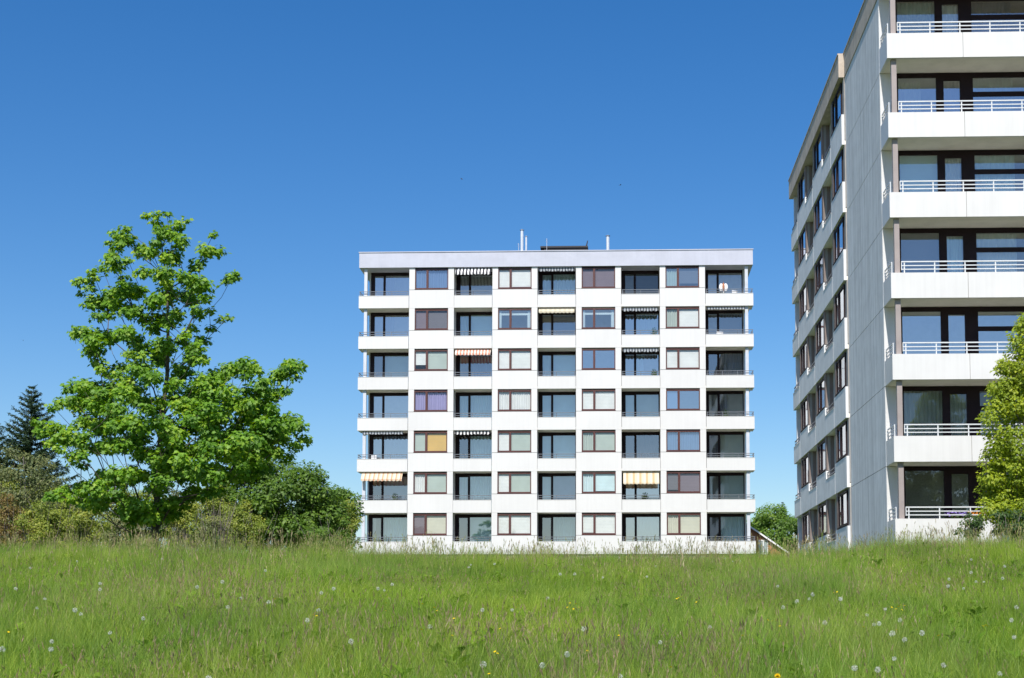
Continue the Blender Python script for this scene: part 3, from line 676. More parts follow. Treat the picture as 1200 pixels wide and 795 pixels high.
# wing-shaped white ornament
t = empty('garden_ornament', mainpt(xr0 + 1.30, .35, 6 * H1 + .18), -ALPHA); tag(t, 'white ornament with two rounded wings on a stand, top right corner balcony', 'ornament')
mb = MB(); mb.tube((0, 0, 0), (0, 0, 1.0), .03); mb.tube((0, 0, 0), (0, 0, .05), .16, .12, 12); mb.build('stand', [M['plastic']], t)
for s in (-1, 1):
    mb = MB(); mb.ball((s * .16, 0, 1.22), .28, .55, .2, 1.0); mb.build('wing', [M['plastic']], t)
mb = MB(); mb.ball((0, 0, 1.25), .2, .5, .5, 1.5); mb.tube((0, 0, 1.45), (0, 0, 1.62), .02, .01); mb.build('body', [M['pot']], t)
def plant_pot(x, y, f, label, seed):
    t = empty('potted_plant', mainpt(x, y, f * H1 + .18), 0); tag(t, label, 'potted plant')
    mb = MB(); mb.tube((0, 0, 0), (0, 0, .55), .14, .2, 12); mb.build('pot', [M['pot']], t)
    r = np.random.default_rng(seed); V = []; Fq = []; rn = []
    for i in range(160):
        d = r.normal(size=3); d /= np.linalg.norm(d); c = np.array([0, 0, .92]) + d * r.uniform(.1, .33) * np.array([.8, .8, 1.2]); a = r.normal(size=3); a /= np.linalg.norm(a); b2 = np.cross(a, d); b2 /= np.linalg.norm(b2) + 1e-6
        k = len(V); V += [c - a * .06, c + b2 * .025, c + a * .06, c - b2 * .025]; Fq.append((k, k + 1, k + 2, k + 3)); rn += [r.uniform()] * 4
    put('leaves', fast_mesh('leaves', V, Fq, [M['foliage_pot']], rn), t)
xs = [0]
for k, w in pat: xs.append(xs[-1] + w)
plant_pot(xs[8] + 1.4, .5, 3, 'bushy dark potted plant on the right corner balcony of the middle floor', 1)
plant_pot(xs[6] + 2.3, .45, 5, 'leafy potted plant on the right inner balcony one floor below the roof storey', 2)
plant_pot(xs[6] + 2.3, .45, 4, 'leafy potted plant on the right inner balcony two floors below the roof storey', 3)
plant_pot(xs[6] + 1.6, .45, 1, 'leafy potted plant under the yellow striped awning', 4)
plant_pot(2.6, .45, 1, 'leafy potted plant under the orange striped awning', 5)

# ------------------------------------------------------------------ right tower (side wall + front balconies)
YT = 50.0
t0 = at(1044.0, 637, YT); H2 = (at(1044, 68.4, YT).z - at(1045, 541.4, YT).z) / 5
t0.z = at(1045, 541.4, YT).z - H2
t0.x = at(1045.3, 400, YT).x
print('tower storey', H2, 'base', t0.z, 'ground', gz(t0.x, t0.y), 'x', t0.x)
tower = empty('apartment_building', t0, -ALPHA)
tag(tower, 'apartment block with a bare grey concrete side wall and long white front balconies', 'apartment block')
NF = 7; TW = 13.0; SY0, SY1 = 1.47, 9.25
# plain side wall: one panel a storey with open joints
mb = MB()
for f in range(NF):
    z = f * H2
    mb.box(0, .22, SY0, SY1, z + .012 - (2.0 if f == 0 else 0), z + H2 - .012)
    mb.box(.03, .20, SY0 + .02, SY1, z + H2 - .0125, z + H2 + .0125, m=1)
mb.build('side_wall', [M['concrete'], M['joint']], tower)
mb = MB()
for f in range(NF):   # white end pier at the back of the balcony
    z = f * H2
    mb.box(.005, .60, SY0 - .03, SY0 + .16, z + .18, z + H2 - .004)
    mb.box(.02, TW, .09, 3.2, z + .006, z + .18, m=1)
    mb.box(6.2, 6.35, .3, 3.2, z + .18, z + H2 + .004)
    mb.box(.225, .35, SY0 + .17, 3.2, z + .18, z + H2 + .004, m=2)
mb.box(.222, TW, 3.202, 27.0, -2, NF * H2, m=2); mb.box(.05, TW, .2, 3.2, -2, -.002)
mb.build('wall', [M['white_tower'], M['soffit'], M['room']], tower)
# front balconies, two bays side by side
def tower_parapet():
    mb = MB(); w = 6.27; hp = .90
    for a, b in ((0.0, 2.665), (2.685, w - .01)):
        mb.box(a, b, -.02, .12, 0, hp)
    mb.box(2.66, 2.69, .0, .11, .01, hp - .01, m=1)
    mb.box(0.004, .12, .12, 1.44, .003, hp - .003)
    return mb.mesh('balcony', [M['white_tower'], M['joint']])
def tower_rail():
    mb = MB(); w = 6.2; hp = .90
    for z in (.13, .26, .40):
        rad = .016 if z < .4 else .02
        mb.box(.38, w, .03 - rad, .03 + rad, hp + z - rad, hp + z + rad)
        mb.box(.06 - rad, .06 + rad, .12, 1.40, hp + z - rad, hp + z + rad)
    for i in range(6): 
        x = .48 + i * 1.055
        mb.box(x - .02, x + .02, .02, .05, hp, hp + .40)
    mb.box(.37, .395, .018, .042, hp + .10, hp + .41)
    mb.box(.045, .075, .10, .14, hp, hp + .41); mb.box(.045, .075, .70, .74, hp, hp + .40)
    return mb.mesh('railing', [M['rail_white']])
def tower_glazing():
    fr = MB(); H = H2; y0, y1 = 1.45, 1.55; zb, zt = .185, H - .10
    fr.box(.602, 6.19, y0, y1, zt, H - .004)
    fr.box(.602, .66, y0, y1, zb, zt); fr.box(2.04, 2.30, y0 - .004, y1, zb, zt); fr.box(2.90, 3.36, y0 - .002, y1, zb, zt); fr.box(5.45, 6.19, y0 - .002, y1, zb, zt)
    fr.box(.66, 2.04, y0 + .01, y1, zb, zb + .08); fr.box(.66, 2.04, y0 + .01, y1, zt - .06, zt)
    fr.box(2.30, 2.90, y0 + .005, y1, zb, zb + .14); fr.box(2.30, 2.90, y0 + .005, y1, zt - .18, zt)
    fr.box(3.36, 5.45, y0 + .01, y1, zb, zb + .08); fr.box(3.36, 5.45, y0 + .01, y1, zt - .08, zt); fr.box(3.36, 5.45, y0 + .004, y1, zt - .78, zt - .62)
    return fr.mesh('balcony_window', [M['frame_dark']]), ((.66, 2.04, zb + .08, zt - .06), (2.30, 2.90, zb + .14, zt - .18), (3.36, 5.45, zb + .08, zt - .78), (3.36, 5.45, zt - .62, zt - .08))
gfm, panes = tower_glazing(); par = tower_parapet(); trl = tower_rail()
def tpost():
    mb = MB(); mb.box(.17, .35, .13, .29, .185, H2 + .004); return mb.mesh('corner_post', [M['post']])
tp = tpost()
TG = {6: ('glass_deep', 'b_green', 'fold', 'b_white', 'b_grey'), 5: ('glass_sky', 'b_cream', 'halfw', 'b_mauve', 'b_green'), 4: ('glass_deep', 'b_teal', 'flat', 'b_white', 'b_teal'), 3: ('glass_deep', 'b_grey', 'flat', 'b_teal', 'b_white'),
      2: ('glass_sky', None, None, None, None), 1: ('glass_dark', 'b_white', 'fold', 'b_white', None), 0: ('glass_dark', None, None, None, None)}
for f in range(NF):
    for bx in (0, 6.28):
        loc = (bx, 0, f * H2)
        bo = put('balcony', par, tower, loc); put('railing', trl, bo)
        put('corner_post', tp, tower, loc)
        go = put('balcony_window', gfm, tower, loc); gk = TG[f]
        def mkpane():
            mb = MB()
            for a, b, c, d in panes: mb.quad((a, 1.50, c), (b, 1.50, c), (b, 1.50, d), (a, 1.50, d))
            return mb.mesh('pane', [M[gk[0]]])
        put('pane', cached(('tp', gk[0]), mkpane), go)
        c = MB(); mats = []
        def mi(k):
            if M[k] not in mats: mats.append(M[k])
            return mats.index(M[k])
        a, b, z0, z1 = panes[0]
        if gk[1]:
            if gk[2] == 'fold': corr(c, a - .03, b + .03, 1.68, z0 - .03, z1 + .02, .035, .15, mi(gk[1]))
            if gk[2] == 'halfw': corr(c, a - .03, a + .85, 1.68, z0 - .03, z1 - .1, .035, .15, mi(gk[1]))
            if gk[2] == 'flat': c.box(a - .02, b + .02, 1.66, 1.67, z0, z1 + .02, mi(gk[1]))
        if gk[3]:
            a, b, z0, z1 = panes[1]; corr(c, a - .03, b + .03, 1.68, z0 - .03, z1 + .02, .03, .12, mi(gk[3]))
        if gk[4]:
            a, b, z0, z1 = panes[2]; corr(c, a - .02, a + 1.5, 1.68, z0, panes[3][3] + .02, .03, .16, mi(gk[4]))
        if c.f: put('curtain', c.mesh('curtain', mats), go)
M['flower_orange'] = cloth('orange_petals', (0.75, 0.30, 0.05)); M['flower_violet'] = cloth('violet_petals', (0.30, 0.22, 0.60)); M['planter'] = surf('planter_plastic', (.10, .11, .10), .5)
def planter(x, fl, mat, label, seed):
    c_ = Vector((t0.x + ux * x + math.sin(ALPHA) * .35, t0.y + uy * x + math.cos(ALPHA) * .35, t0.z + .18)); t = empty('flower_planter', c_, -ALPHA); tag(t, label, 'planter')
    mb = MB(); mb.box(-.40, .40, -.12, .12, .42, .66); mb.box(-.42, .42, -.14, .14, .66, .69); mb.box(-.36, -.30, -.08, .08, 0, .42); mb.box(.30, .36, -.08, .08, 0, .42); mb.build('box', [M['planter']], t)
    r = np.random.default_rng(seed)
    for nm, mt, zr_, nn_ in (('leaves', M['foliage_pot'], (.68, .90), 150), ('blossoms', mat, (.84, .98), 70)):
        V = []; Fq = []; rn = []
        for i in range(nn_):
            c = np.array([r.uniform(-.40, .40), r.uniform(-.14, .10), r.uniform(*zr_)]); a = r.normal(size=3); a /= np.linalg.norm(a); b2 = np.cross(a, r.normal(size=3)); b2 /= np.linalg.norm(b2); k = len(V)
            V += [c - a * .045, c + b2 * .03, c + a * .045, c - b2 * .03]; Fq.append((k, k + 1, k + 2, k + 3)); rn += [r.uniform()] * 4
        put(nm, fast_mesh(nm, V, Fq, [mt], rn), t)
planter(2.15, 0, M['flower_violet'], 'planter of violet flowers on the lowest balcony of the concrete block', 51)
planter(3.00, 0, M['flower_orange'], 'planter of orange flowers on the lowest balcony of the concrete block', 52)
# far section: the same bays as the main block, seen at a glancing angle
def info_side(t, f, i):
    if t == 'W': return [(b_('b_white'), b_('b_white'), 'glass'), (g_('b_white'), None, 'glass_deep'), (None, b_('b_white', .6), 'glass_deep')][(f * 2 + i) % 3]
    return B('glass_deep', None, [tf, tl, None][(f + i) % 3], None)
FO = 2.55
patS = [('CL', FO), ('W', WBAY), ('B', BBAY), ('W', WBAY), ('B', BBAY), ('W', WBAY)]
LS = sum(w for _, w in patS)
facade(tower, (-.16, SY1 + .02 + LS, 0), -math.pi / 2, patS, NF, H2, info_side, dict(panel=M['panel_shade'], recess=M['side_panel'], end_back=True, frame='frame_dark'), back=11.5)
# roof edge
zt_ = NF * H2
mb = MB(); mb.box(-.03, TW, -.04, SY1 + .002, zt_ + .002, zt_ + 1.0); mb.box(-.06, TW + .03, -.07, SY1 + .03, zt_ + 1.0, zt_ + 1.06)
mb.build('fascia', [M['concrete_brown']], tower)
mb = MB(); mb.box(-.26, TW, SY1 + .006, SY1 + .04 + LS, zt_ + .002, zt_ + .98); mb.box(-.29, TW + .02, SY1 + .031, SY1 + .07 + LS, zt_ + .98, zt_ + 1.04)
mb.build('fascia', [M['concrete_brown']], tower)
mb = MB(); mb.box(.3, TW - .3, .3, SY1 + LS - .3, zt_ + 1.061, zt_ + 1.12); mb.build('roof', [M['black']], tower)

# ------------------------------------------------------------------ brick house between the blocks
YH = 117.0
hr = at(870, 611.5, YH); he = at(923.5, 648, YH)
hb = gz(hr.x, YH) - .2; hw = he.x - hr.x; hz = hr.z - hb; ez = he.z - hb
house = empty('brick_house', (hr.x, YH, hb)); tag(house, 'small red brick house with white roof edge, half hidden behind an apartment block', 'house')
m, nt, out = newmat('brickwork')
tc = N(nt, 'ShaderNodeTexCoord'); mp = N(nt, 'ShaderNodeMapping'); mp.inputs['Rotation'].default_value = (math.pi / 2, 0, 0); L(nt, tc.outputs['Object'], mp.inputs['Vector'])
br = N(nt, 'ShaderNodeTexBrick', Scale=4.0); br.inputs['Color1'].default_value = (.50, .19, .09, 1); br.inputs['Color2'].default_value = (.40, .14, .07, 1); br.inputs['Mortar'].default_value = (.36, .30, .25, 1); br.inputs['Mortar Size'].default_value = .012
L(nt, mp.outputs[0], br.inputs['Vector']); pp = N(nt, 'ShaderNodeBsdfPrincipled', Roughness=.9); L(nt, br.outputs['Color'], pp.inputs['Base Color']); L(nt, pp.outputs[0], out.inputs['Surface']); M['brick'] = m
mb = MB(); e = hw - .15; el = ez + .12; D = 9.0
a = [(-e, 0, 0), (e, 0, 0), (e, 0, el), (0, 0, hz - .08), (-e, 0, el)]; bk = [(x, D, z) for x, _, z in a]
mb.quad(*a); mb.quad(*reversed(bk))
for i, j in ((1, 2), (4, 0)): mb.quad(a[i], bk[i], bk[j], a[j])
mb.build('wall', [M['brick']], house)
M['rooftile'] = surf('roof_tiles', (.20, .08, .05), .85, .15, 6)
mb = MB()
for s in (-1, 1):
    mb.quad((0, -.25, hz + .02), (s * hw, -.25, ez + .02), (s * hw, D + .25, ez + .02), (0, D + .25, hz + .02)); mb.quad((0, -.25, hz - .10), (0, D + .25, hz - .10), (s * hw, D + .25, ez - .10), (s * hw, -.25, ez - .10))
rf = mb.build('roof', [M['rooftile']], house)
for s in (-1, 1):
    mb = MB(); mb.quad((0, -.27, hz + .06), (0, -.27, hz - .09), (s * hw, -.27, ez - .09), (s * hw, -.27, ez + .06)); mb.quad((0, -.24, hz + .06), (s * hw, -.24, ez + .06), (s * hw, -.24, ez - .09), (0, -.24, hz - .09)); mb.quad((0, -.27, hz + .06), (s * hw, -.27, ez + .06), (s * hw, -.24, ez + .06), (0, -.24, hz + .06)); mb.build('verge_board', [M['plastic']], rf)
wx = at(894.5, 640, YH).x - hr.x; wz = at(894.5, 642, YH).z - hb
mb = MB(); mb.box(wx - .38, wx + .38, -.06, .02, wz - .55, wz - .47); mb.box(wx - .38, wx + .38, -.06, .02, wz + .55, wz + .63); mb.box(wx - .38, wx - .30, -.06, .02, wz - .47, wz + .55); mb.box(wx + .30, wx + .38, -.06, .02, wz - .47, wz + .55); mb.box(wx - .03, wx + .03, -.05, .02, wz - .47, wz + .55)
wo = mb.build('window', [M['plastic']], house); mb = MB(); mb.box(wx - .30, wx + .30, -.03, -.01, wz - .47, wz + .55); mb.build('pane', [surf('pale_pane', (.30, .36, .36), .1, .1)], wo)

# ------------------------------------------------------------------ trees
LEAF_MAPLE = (np.array([(0, 0, 0), (.02, .36, .03), (.30, .27, .04), (.52, .52, .02), (.62, .20, .03), (1, 0, -.06), (.62, -.20, .03), (.52, -.52, .02), (.30, -.27, .04), (.02, -.36, .03)]), [(0, 5, 4, 3, 2, 1), (0, 9, 8, 7, 6, 5)])
LEAF_OVAL = (np.array([(0, 0, 0), (.45, .30, .05), (1, 0, -.03), (.45, -.30, .05)]), [(0, 1, 2, 3)])
LEAF_NEEDLE = (np.array([(0, 0, 0), (.4, .13, 0), (1, 0, -.05), (.4, -.13, 0)]), [(0, 1, 2, 3)])
def leaf_cloud(name, pos, nrm, tip, size, shape, mat, rng, rnd=None):
    T, Ft = shape; n = len(pos)
    nrm = nrm / np.linalg.norm(nrm, axis=1, keepdims=True)
    tip = tip - nrm * np.sum(tip * nrm, 1, keepdims=True); tip = tip / (np.linalg.norm(tip, axis=1, keepdims=True) + 1e-9)
    sd = np.cross(nrm, tip); s = np.asarray(size).reshape(-1, 1, 1)
    Vv = pos[:, None] + s * (T[None, :, 0:1] * tip[:, None] + T[None, :, 1:2] * sd[:, None] + T[None, :, 2:3] * nrm[:, None])
    k = len(T); Fa = np.concatenate([np.array(Ft)[None] + (np.arange(n) * k)[:, None, None]]).reshape(-1, len(Ft[0]))
    rn = np.repeat(rng.uniform(size=n) if rnd is None else rnd, k)
    return fast_mesh(name, Vv.reshape(-1, 3), Fa, [mat], rn)
def clump_leaves(clumps, dens, size, rng, flat=0.6, axis_xy=None, droop=0.35, shell=0.5):
    P = []; Nn = []; T = []; S = []; R = []
    for (c, r) in clumps:
        n = max(6, int(4.2 * dens * (r / size) ** 2)); d = rng.normal(size=(n, 3)); d /= np.linalg.norm(d, axis=1, keepdims=True)
        rad = r * (shell + (1 - shell) * rng.uniform(size=(n, 1))) * np.where(rng.uniform(size=(n, 1)) < .12, 1.25, 1.0)
        p = c + d * rad * np.array([1, 1, flat]); out = d * np.array([1, 1, 0.3])
        nn = np.array([-.05, -.40, .62]) + d * 0.62 + rng.normal(size=(n, 3)) * 0.36
        tt = out + np.array([0, 0, -droop]) + rng.normal(size=(n, 3)) * 0.5
        P.append(p); Nn.append(nn); T.append(tt); S.append(size * rng.uniform(.65, 1.25, n)); R.append(np.clip(rng.normal(rng.uniform(.25, .7), .2, n), 0, 1))
    return np.concatenate(P), np.concatenate(Nn), np.concatenate(T), np.concatenate(S), np.concatenate(R)
def skeleton(trunk, rads, tips, tip_r, rng, up=0.6):
    """limbs: joins every clump to the nearest lower point of the tree so far, then sizes limbs by what they carry"""
    nodes = [Vector(p) for p in trunk]; par = [-1] + list(range(len(trunk) - 1)); base = list(rads); ntr = len(trunk)
    ax = np.array([[*p] for p in trunk])
    order = sorted(tips, key=lambda t: np.min(np.linalg.norm(ax - np.array(t), axis=1)))
    arr = [np.array(p) for p in nodes]
    for t in order:
        t = np.array(t); A = np.array(arr); d = np.linalg.norm(A - t, axis=1); dz = A[:, 2] - t[2]
        cost = d + np.clip(dz + .75 * np.linalg.norm(A[:, :2] - t[:2], axis=1), 0, None) * 2.5; cost[0] += 2
        j = int(np.argmin(cost)); a = arr[j]; k = max(1, int(d[j] / .55)); prev = j
        for i in range(1, k + 1):
            u = i / k; q = a + (t - a) * u + np.array([0, 0, -1]) * 0.10 * d[j] * math.sin(math.pi * u) + (rng.normal(size=3) * .04 * min(1, d[j]) if i < k else 0)
            arr.append(q); nodes.append(Vector(q)); par.append(prev); base.append(0); prev = len(arr) - 1
    n = len(nodes); area = np.zeros(n); kids = np.zeros(n, int)
    for i in range(n):
        if par[i] >= 0: kids[par[i]] += 1
    for i in range(n - 1, -1, -1):
        if kids[i] == 0: area[i] += tip_r ** 2
        if par[i] >= 0: area[par[i]] += area[i] * .97
    R = np.sqrt(area)
    for i in range(ntr): R[i] = max(base[i], 0.0)
    mb = MB()
    for i in range(n):
        p = par[i]
        if p >= 0:
            r0, r1 = R[p], R[i]
            if i >= ntr: r0 = min(r0, R[i] * 1.3)
            mb.tube(nodes[p], nodes[i], r0, r1, 7 if i < ntr else 5, cap=False)
    return mb
def tree_obj(name, base, label, cat, trunk, rads, clumps, leafsize, dens, shape, lmat, bark, seed, flat=.65, group=None, tip_r=.006, twig=True, shell=.5, droop=.35):
    rng = np.random.default_rng(seed); root = empty(name, base); tag(root, label, cat, group); b = np.array(base)
    cl = [(np.array(c) - b, r) for c, r in clumps]; tr = [Vector(np.array(t) - b) for t in trunk]
    skeleton(tr, rads, [c for c, r in cl], tip_r, rng).build('trunk', [bark], root)
    p, nn, tt, s, r = clump_leaves(cl, dens, leafsize, rng, flat, shell=shell, droop=droop)
    put('crown', leaf_cloud('crown', p, nn, tt, s, shape, lmat, rng, r), root)
    return root
LM_maple = leafmat('maple_leaf', (0.065, 0.175, 0.010), (0.160, 0.335, 0.014), (0.350, 0.490, 0.028), .46)
LM_dark = leafmat('dark_leaf', (0.045, 0.105, 0.008), (0.090, 0.180, 0.012), (0.165, 0.265, 0.018), .4)
LM_yell = leafmat('yellow_green_leaf', (0.150, 0.230, 0.010), (0.280, 0.370, 0.012), (0.430, 0.480, 0.020), .48)
LM_grey = leafmat('grey_olive_leaf', (0.075, 0.110, 0.035), (0.140, 0.170, 0.055), (0.240, 0.235, 0.075), .35)
LM_scrub = leafmat('scrub_leaf', (0.110, 0.170, 0.018), (0.220, 0.280, 0.028), (0.350, 0.360, 0.050), .4)
LM_rust = leafmat('rusty_leaf', (0.130, 0.080, 0.020), (0.190, 0.140, 0.030), (0.190, 0.210, 0.040), .35)
LM_spruce = leafmat('spruce_needle', (0.030, 0.062, 0.030), (0.055, 0.100, 0.045), (0.095, 0.145, 0.062), .2)
LM_shaded = leafmat('shaded_bush_leaf', (0.018, 0.050, 0.008), (0.035, 0.085, 0.012), (0.070, 0.130, 0.020), .3)  # leaf colour darkened to put the right-edge bushes in shade
LM_far = leafmat('distant_leaf', (0.070, 0.160, 0.016), (0.120, 0.230, 0.020), (0.210, 0.300, 0.030), .4)
# --- the maple: clumps placed where the crown shows them, spread through its depth
YM = 42.0
CL = [(183,252,8),(196,250,6),(172,253,6),(208,262,8),(218,258,5),(140,275,12),(128,285,6),(147,268,7),(140,287,8),(190,272,12),(203,276,9),(182,283,8),(213,282,10),(250,275,6),(240,292,11),(256,294,9),(233,308,10),
(175,295,12),(165,290,8),(200,302,14),(150,305,7),(130,305,12),(120,315,8),(108,318,7),(112,326,6),(92,330,9),(105,338,7),(95,345,5),(272,325,9),(264,330,6),(277,321,5),(190,322,14),(170,318,10),(215,325,12),(235,335,16),(222,345,14),(145,325,8),
(110,355,15),(130,345,12),(150,340,14),(140,360,12),(165,340,10),(180,350,12),(200,345,14),(115,370,10),(160,365,12),(185,375,14),(205,370,12),(230,365,8),(245,365,8),(240,350,8),(225,385,9),(247,385,7),(258,375,6),(268,372,5),(215,395,8),
(95,390,12),(110,400,14),(125,395,14),(145,392,14),(160,400,12),(85,392,6),(105,412,10),(170,410,10),(192,405,16),(190,418,12),(230,408,12),(240,400,8),(225,420,10),(236,422,8),(115,425,9),(125,435,10),(140,430,8),(150,415,9),
(165,430,14),(178,440,12),(150,445,10),(213,435,12),(205,448,10),(90,452,12),(105,455,12),(120,458,14),(80,456,7),(135,452,12),(145,462,14),(160,455,10),(72,472,10),(62,477,7),(95,472,12),(110,475,12),(130,478,14),(165,470,12),(178,480,10),
(240,445,14),(255,440,12),(275,433,12),(290,430,12),(300,434,8),(265,430,8),(340,432,12),(330,438,9),(350,428,8),(322,436,6),(345,443,7),(305,450,12),(320,460,12),(335,458,8),(298,465,10),(230,460,16),(250,460,14),(268,460,12),(285,475,14),(305,480,14),(320,478,8),
(215,475,14),(240,480,16),(260,485,14),(300,497,12),(340,492,12),(350,500,10),(330,505,14),(355,515,9),(345,522,9),(315,510,14),(295,515,14),(275,505,12),(225,500,16),(250,505,14),(205,510,14),(190,500,14),
(50,505,10),(65,500,9),(45,495,7),(75,515,10),(60,520,8),(90,515,9),(100,495,12),(115,500,14),(135,500,14),(155,495,14),(85,535,9),(95,545,7),(110,525,10),(130,520,14),(150,520,14),(170,530,14),(195,535,16),(215,530,14),(240,525,16),(265,530,16),(290,535,16),(320,530,12),(335,535,9),
(125,560,14),(140,565,12),(110,570,10),(95,575,9),(75,578,9),(60,582,8),(150,555,12),(165,555,10),(190,560,14),(215,555,14),(240,555,16),(265,555,14),(290,555,12),(310,550,10),(85,585,8),(100,588,10),(115,585,12),(130,582,10),
(165,595,12),(150,600,10),(175,605,14),(156,608,10),(185,602,11),(200,600,10),(190,625,6),(155,625,6),(150,590,10),(140,598,7),(205,590,8),(220,585,8),(235,580,10),(255,575,10)]
rm = np.random.default_rng(44); cl = []
for x, y, r in CL:
    hwid = np.interp(y, [245, 300, 350, 450, 520, 570, 620], [25, 80, 95, 130, 160, 130, 45])
    off = abs(x - 192); dep = math.sqrt(max(0.02, 1 - min(1, off / hwid) ** 2)) * hwid / 40.0
    dY = dep * rm.uniform(-.85, .85); q = at(x, y, YM + dY); cl.append((tuple(q), r * (YM + dY) / F * (1.04 if y < 420 else 1.2)))
    if y > 470 and r >= 8:   # the low crown is thick: more clumps inside it
        for _ in range(2):
            dY = dep * rm.uniform(-.9, .9); q = at(x + rm.uniform(-9, 9) - .12 * (x - 192), y + rm.uniform(-10, 8), YM + dY); cl.append((tuple(q), r * (YM + dY) / F))
    if y <= 470 and r >= 8:
        dY = dep * rm.uniform(-.7, .7); q = at(x + rm.uniform(-8, 8) - .08 * (x - 192), y + rm.uniform(-4, 10), YM + dY); cl.append((tuple(q), r * .9 * (YM + dY) / F))
    if r >= 12:   # a second clump deeper in the crown behind or before it
        dY = dep * rm.uniform(-.95, .95); q = at(x + rm.uniform(-6, 6), y + rm.uniform(-6, 6), YM + dY); cl.append((tuple(q), r * .85 * (YM + dY) / F))
for x, y, r, dY in ((182, 572, 15, -1.2), (178, 598, 14, -.8), (194, 588, 13, -1.0), (186, 540, 15, -1.5), (196, 505, 14, -1.6), (188, 470, 12, -1.3), (199, 455, 10, -.8)):
    q = at(x, y, YM + dY); cl.append((tuple(q), r * YM / F))
mb0 = at(182, 640, YM); mb0.z = gz(mb0.x, YM) - .1
trunk = [tuple(mb0)] + [tuple(at(x, y, YM + d)) for x, y, d in ((182, 625, 0), (184, 590, 0), (186, 540, .1), (190, 490, .1), (196, 440, .05), (197, 390, 0), (196, 340, 0), (190, 290, 0), (186, 262, 0))]
tree_obj('maple_tree', tuple(mb0), 'bright green young maple with loose leafy tiers, nearest tree on the left', 'tree', trunk, [.12, .105, .095, .085, .072, .06, .045, .03, .018, .010], cl, .118, 4.6, LEAF_MAPLE, LM_maple, M['bark'], 3, flat=.72, tip_r=.007, shell=.2)
# --- generic crowns filled with clumps
def crown_clumps(x0, y0, Y, rx, ry, rzd, n, r, rng, bottom=0.0, top_sharp=1.0, ragged=1.0):
    """clumps in an ellipsoid given by its pixel centre, pixel half-axes and depth half-axis in metres"""
    out = []
    while len(out) < n:
        d = rng.normal(size=3); d /= np.linalg.norm(d); q = d * rng.uniform(.35, 1) ** .6 * rng.uniform(2 - ragged, ragged)
        if q[2] > 0: q[:2] *= (1 - q[2] * (1 - 1 / top_sharp) if top_sharp > 1 else 1)
        if q[2] < -1 + bottom: continue
        p = at(x0 + q[0] * rx, y0 - q[2] * ry, Y + q[1] * rzd); out.append((tuple(p), r * rng.uniform(.65, 1.3)))
    return out
def simple_tree(name, label, px, py_c, Y, rx, ry, n, r, leaf, dens, lmat, seed, base_off=0, trunk_r=.15, shape=LEAF_OVAL, extra=(), bark=None, group=None, bottom=.1, cat='tree', flat=.7, sharp=1.0, shell=.5):
    rng = np.random.default_rng(seed); ppm_ = F / Y
    cl = crown_clumps(px, py_c, Y, rx, ry, rx / ppm_ * .9, n, r, rng, bottom, sharp, 1.12)
    for ex, ey, erx, ery, en in extra: cl += crown_clumps(ex, ey, Y + rng.uniform(-.5, .5), erx, ery, erx / ppm_ * .9, en, r, rng, bottom)
    b = at(px + base_off, 640, Y); b.z = gz(b.x, Y) - .1
    tops = [b]
    tz = at(px, py_c - ry * .75, Y)
    for u in (.2, .4, .6, .8, 1.0): tops.append(b + (tz - b) * u + Vector((rng.normal() * .06, rng.normal() * .06, 0)))
    return tree_obj(name, tuple(b), label, cat, [tuple(t) for t in tops], [trunk_r * (1 - .8 * u) for u in (0, .2, .4, .6, .8, 1)], cl, leaf, dens, shape, lmat, bark or M['bark'], seed, flat=flat, group=group, shell=shell)
simple_tree('broadleaf_tree', 'dense dark green broadleaf tree behind the right side of the maple', 325, 590, 68, 70, 52, 150, .55, .17, 3.0, LM_dark, 11, extra=((290, 580, 45, 45, 40), (375, 600, 28, 30, 30), (325, 625, 70, 26, 60)), trunk_r=.22)
simple_tree('broadleaf_tree', 'dark green tree just left of the foot of the head on apartment block', 399, 612, 84, 20, 40, 70, .5, .18, 3.2, LM_dark, 12)
simple_tree('broadleaf_tree', 'yellow green leafy tree in front of the balconies at the right edge', 1222, 520, 44.5, 72, 150, 330, .30, .105, 3.4, LM_yell, 13, trunk_r=.14, extra=((1180, 560, 34, 50, 60), (1188, 598, 42, 26, 50), (1192, 455, 30, 45, 40), (1202, 392, 16, 24, 18)), sharp=1.9)
simple_tree('broadleaf_tree', 'sparse grey green tree in front of the spruce at the left edge', 28, 575, 62, 46, 52, 70, .42, .11, 2.0, LM_grey, 14, bark=M['bark_grey'], trunk_r=.10, shell=.2)
simple_tree('broadleaf_tree', 'mid green tree in the gap between the two apartment blocks', 905, 625, 150, 30, 32, 80, .8, .26, 3.0, LM_far, 15, extra=((890, 622, 16, 26, 20),))
simple_tree('broadleaf_tree', 'darker bushy tree close to the far corner of the tower', 934, 632, 142, 20, 30, 40, .7, .24, 3.0, LM_dark, 16)
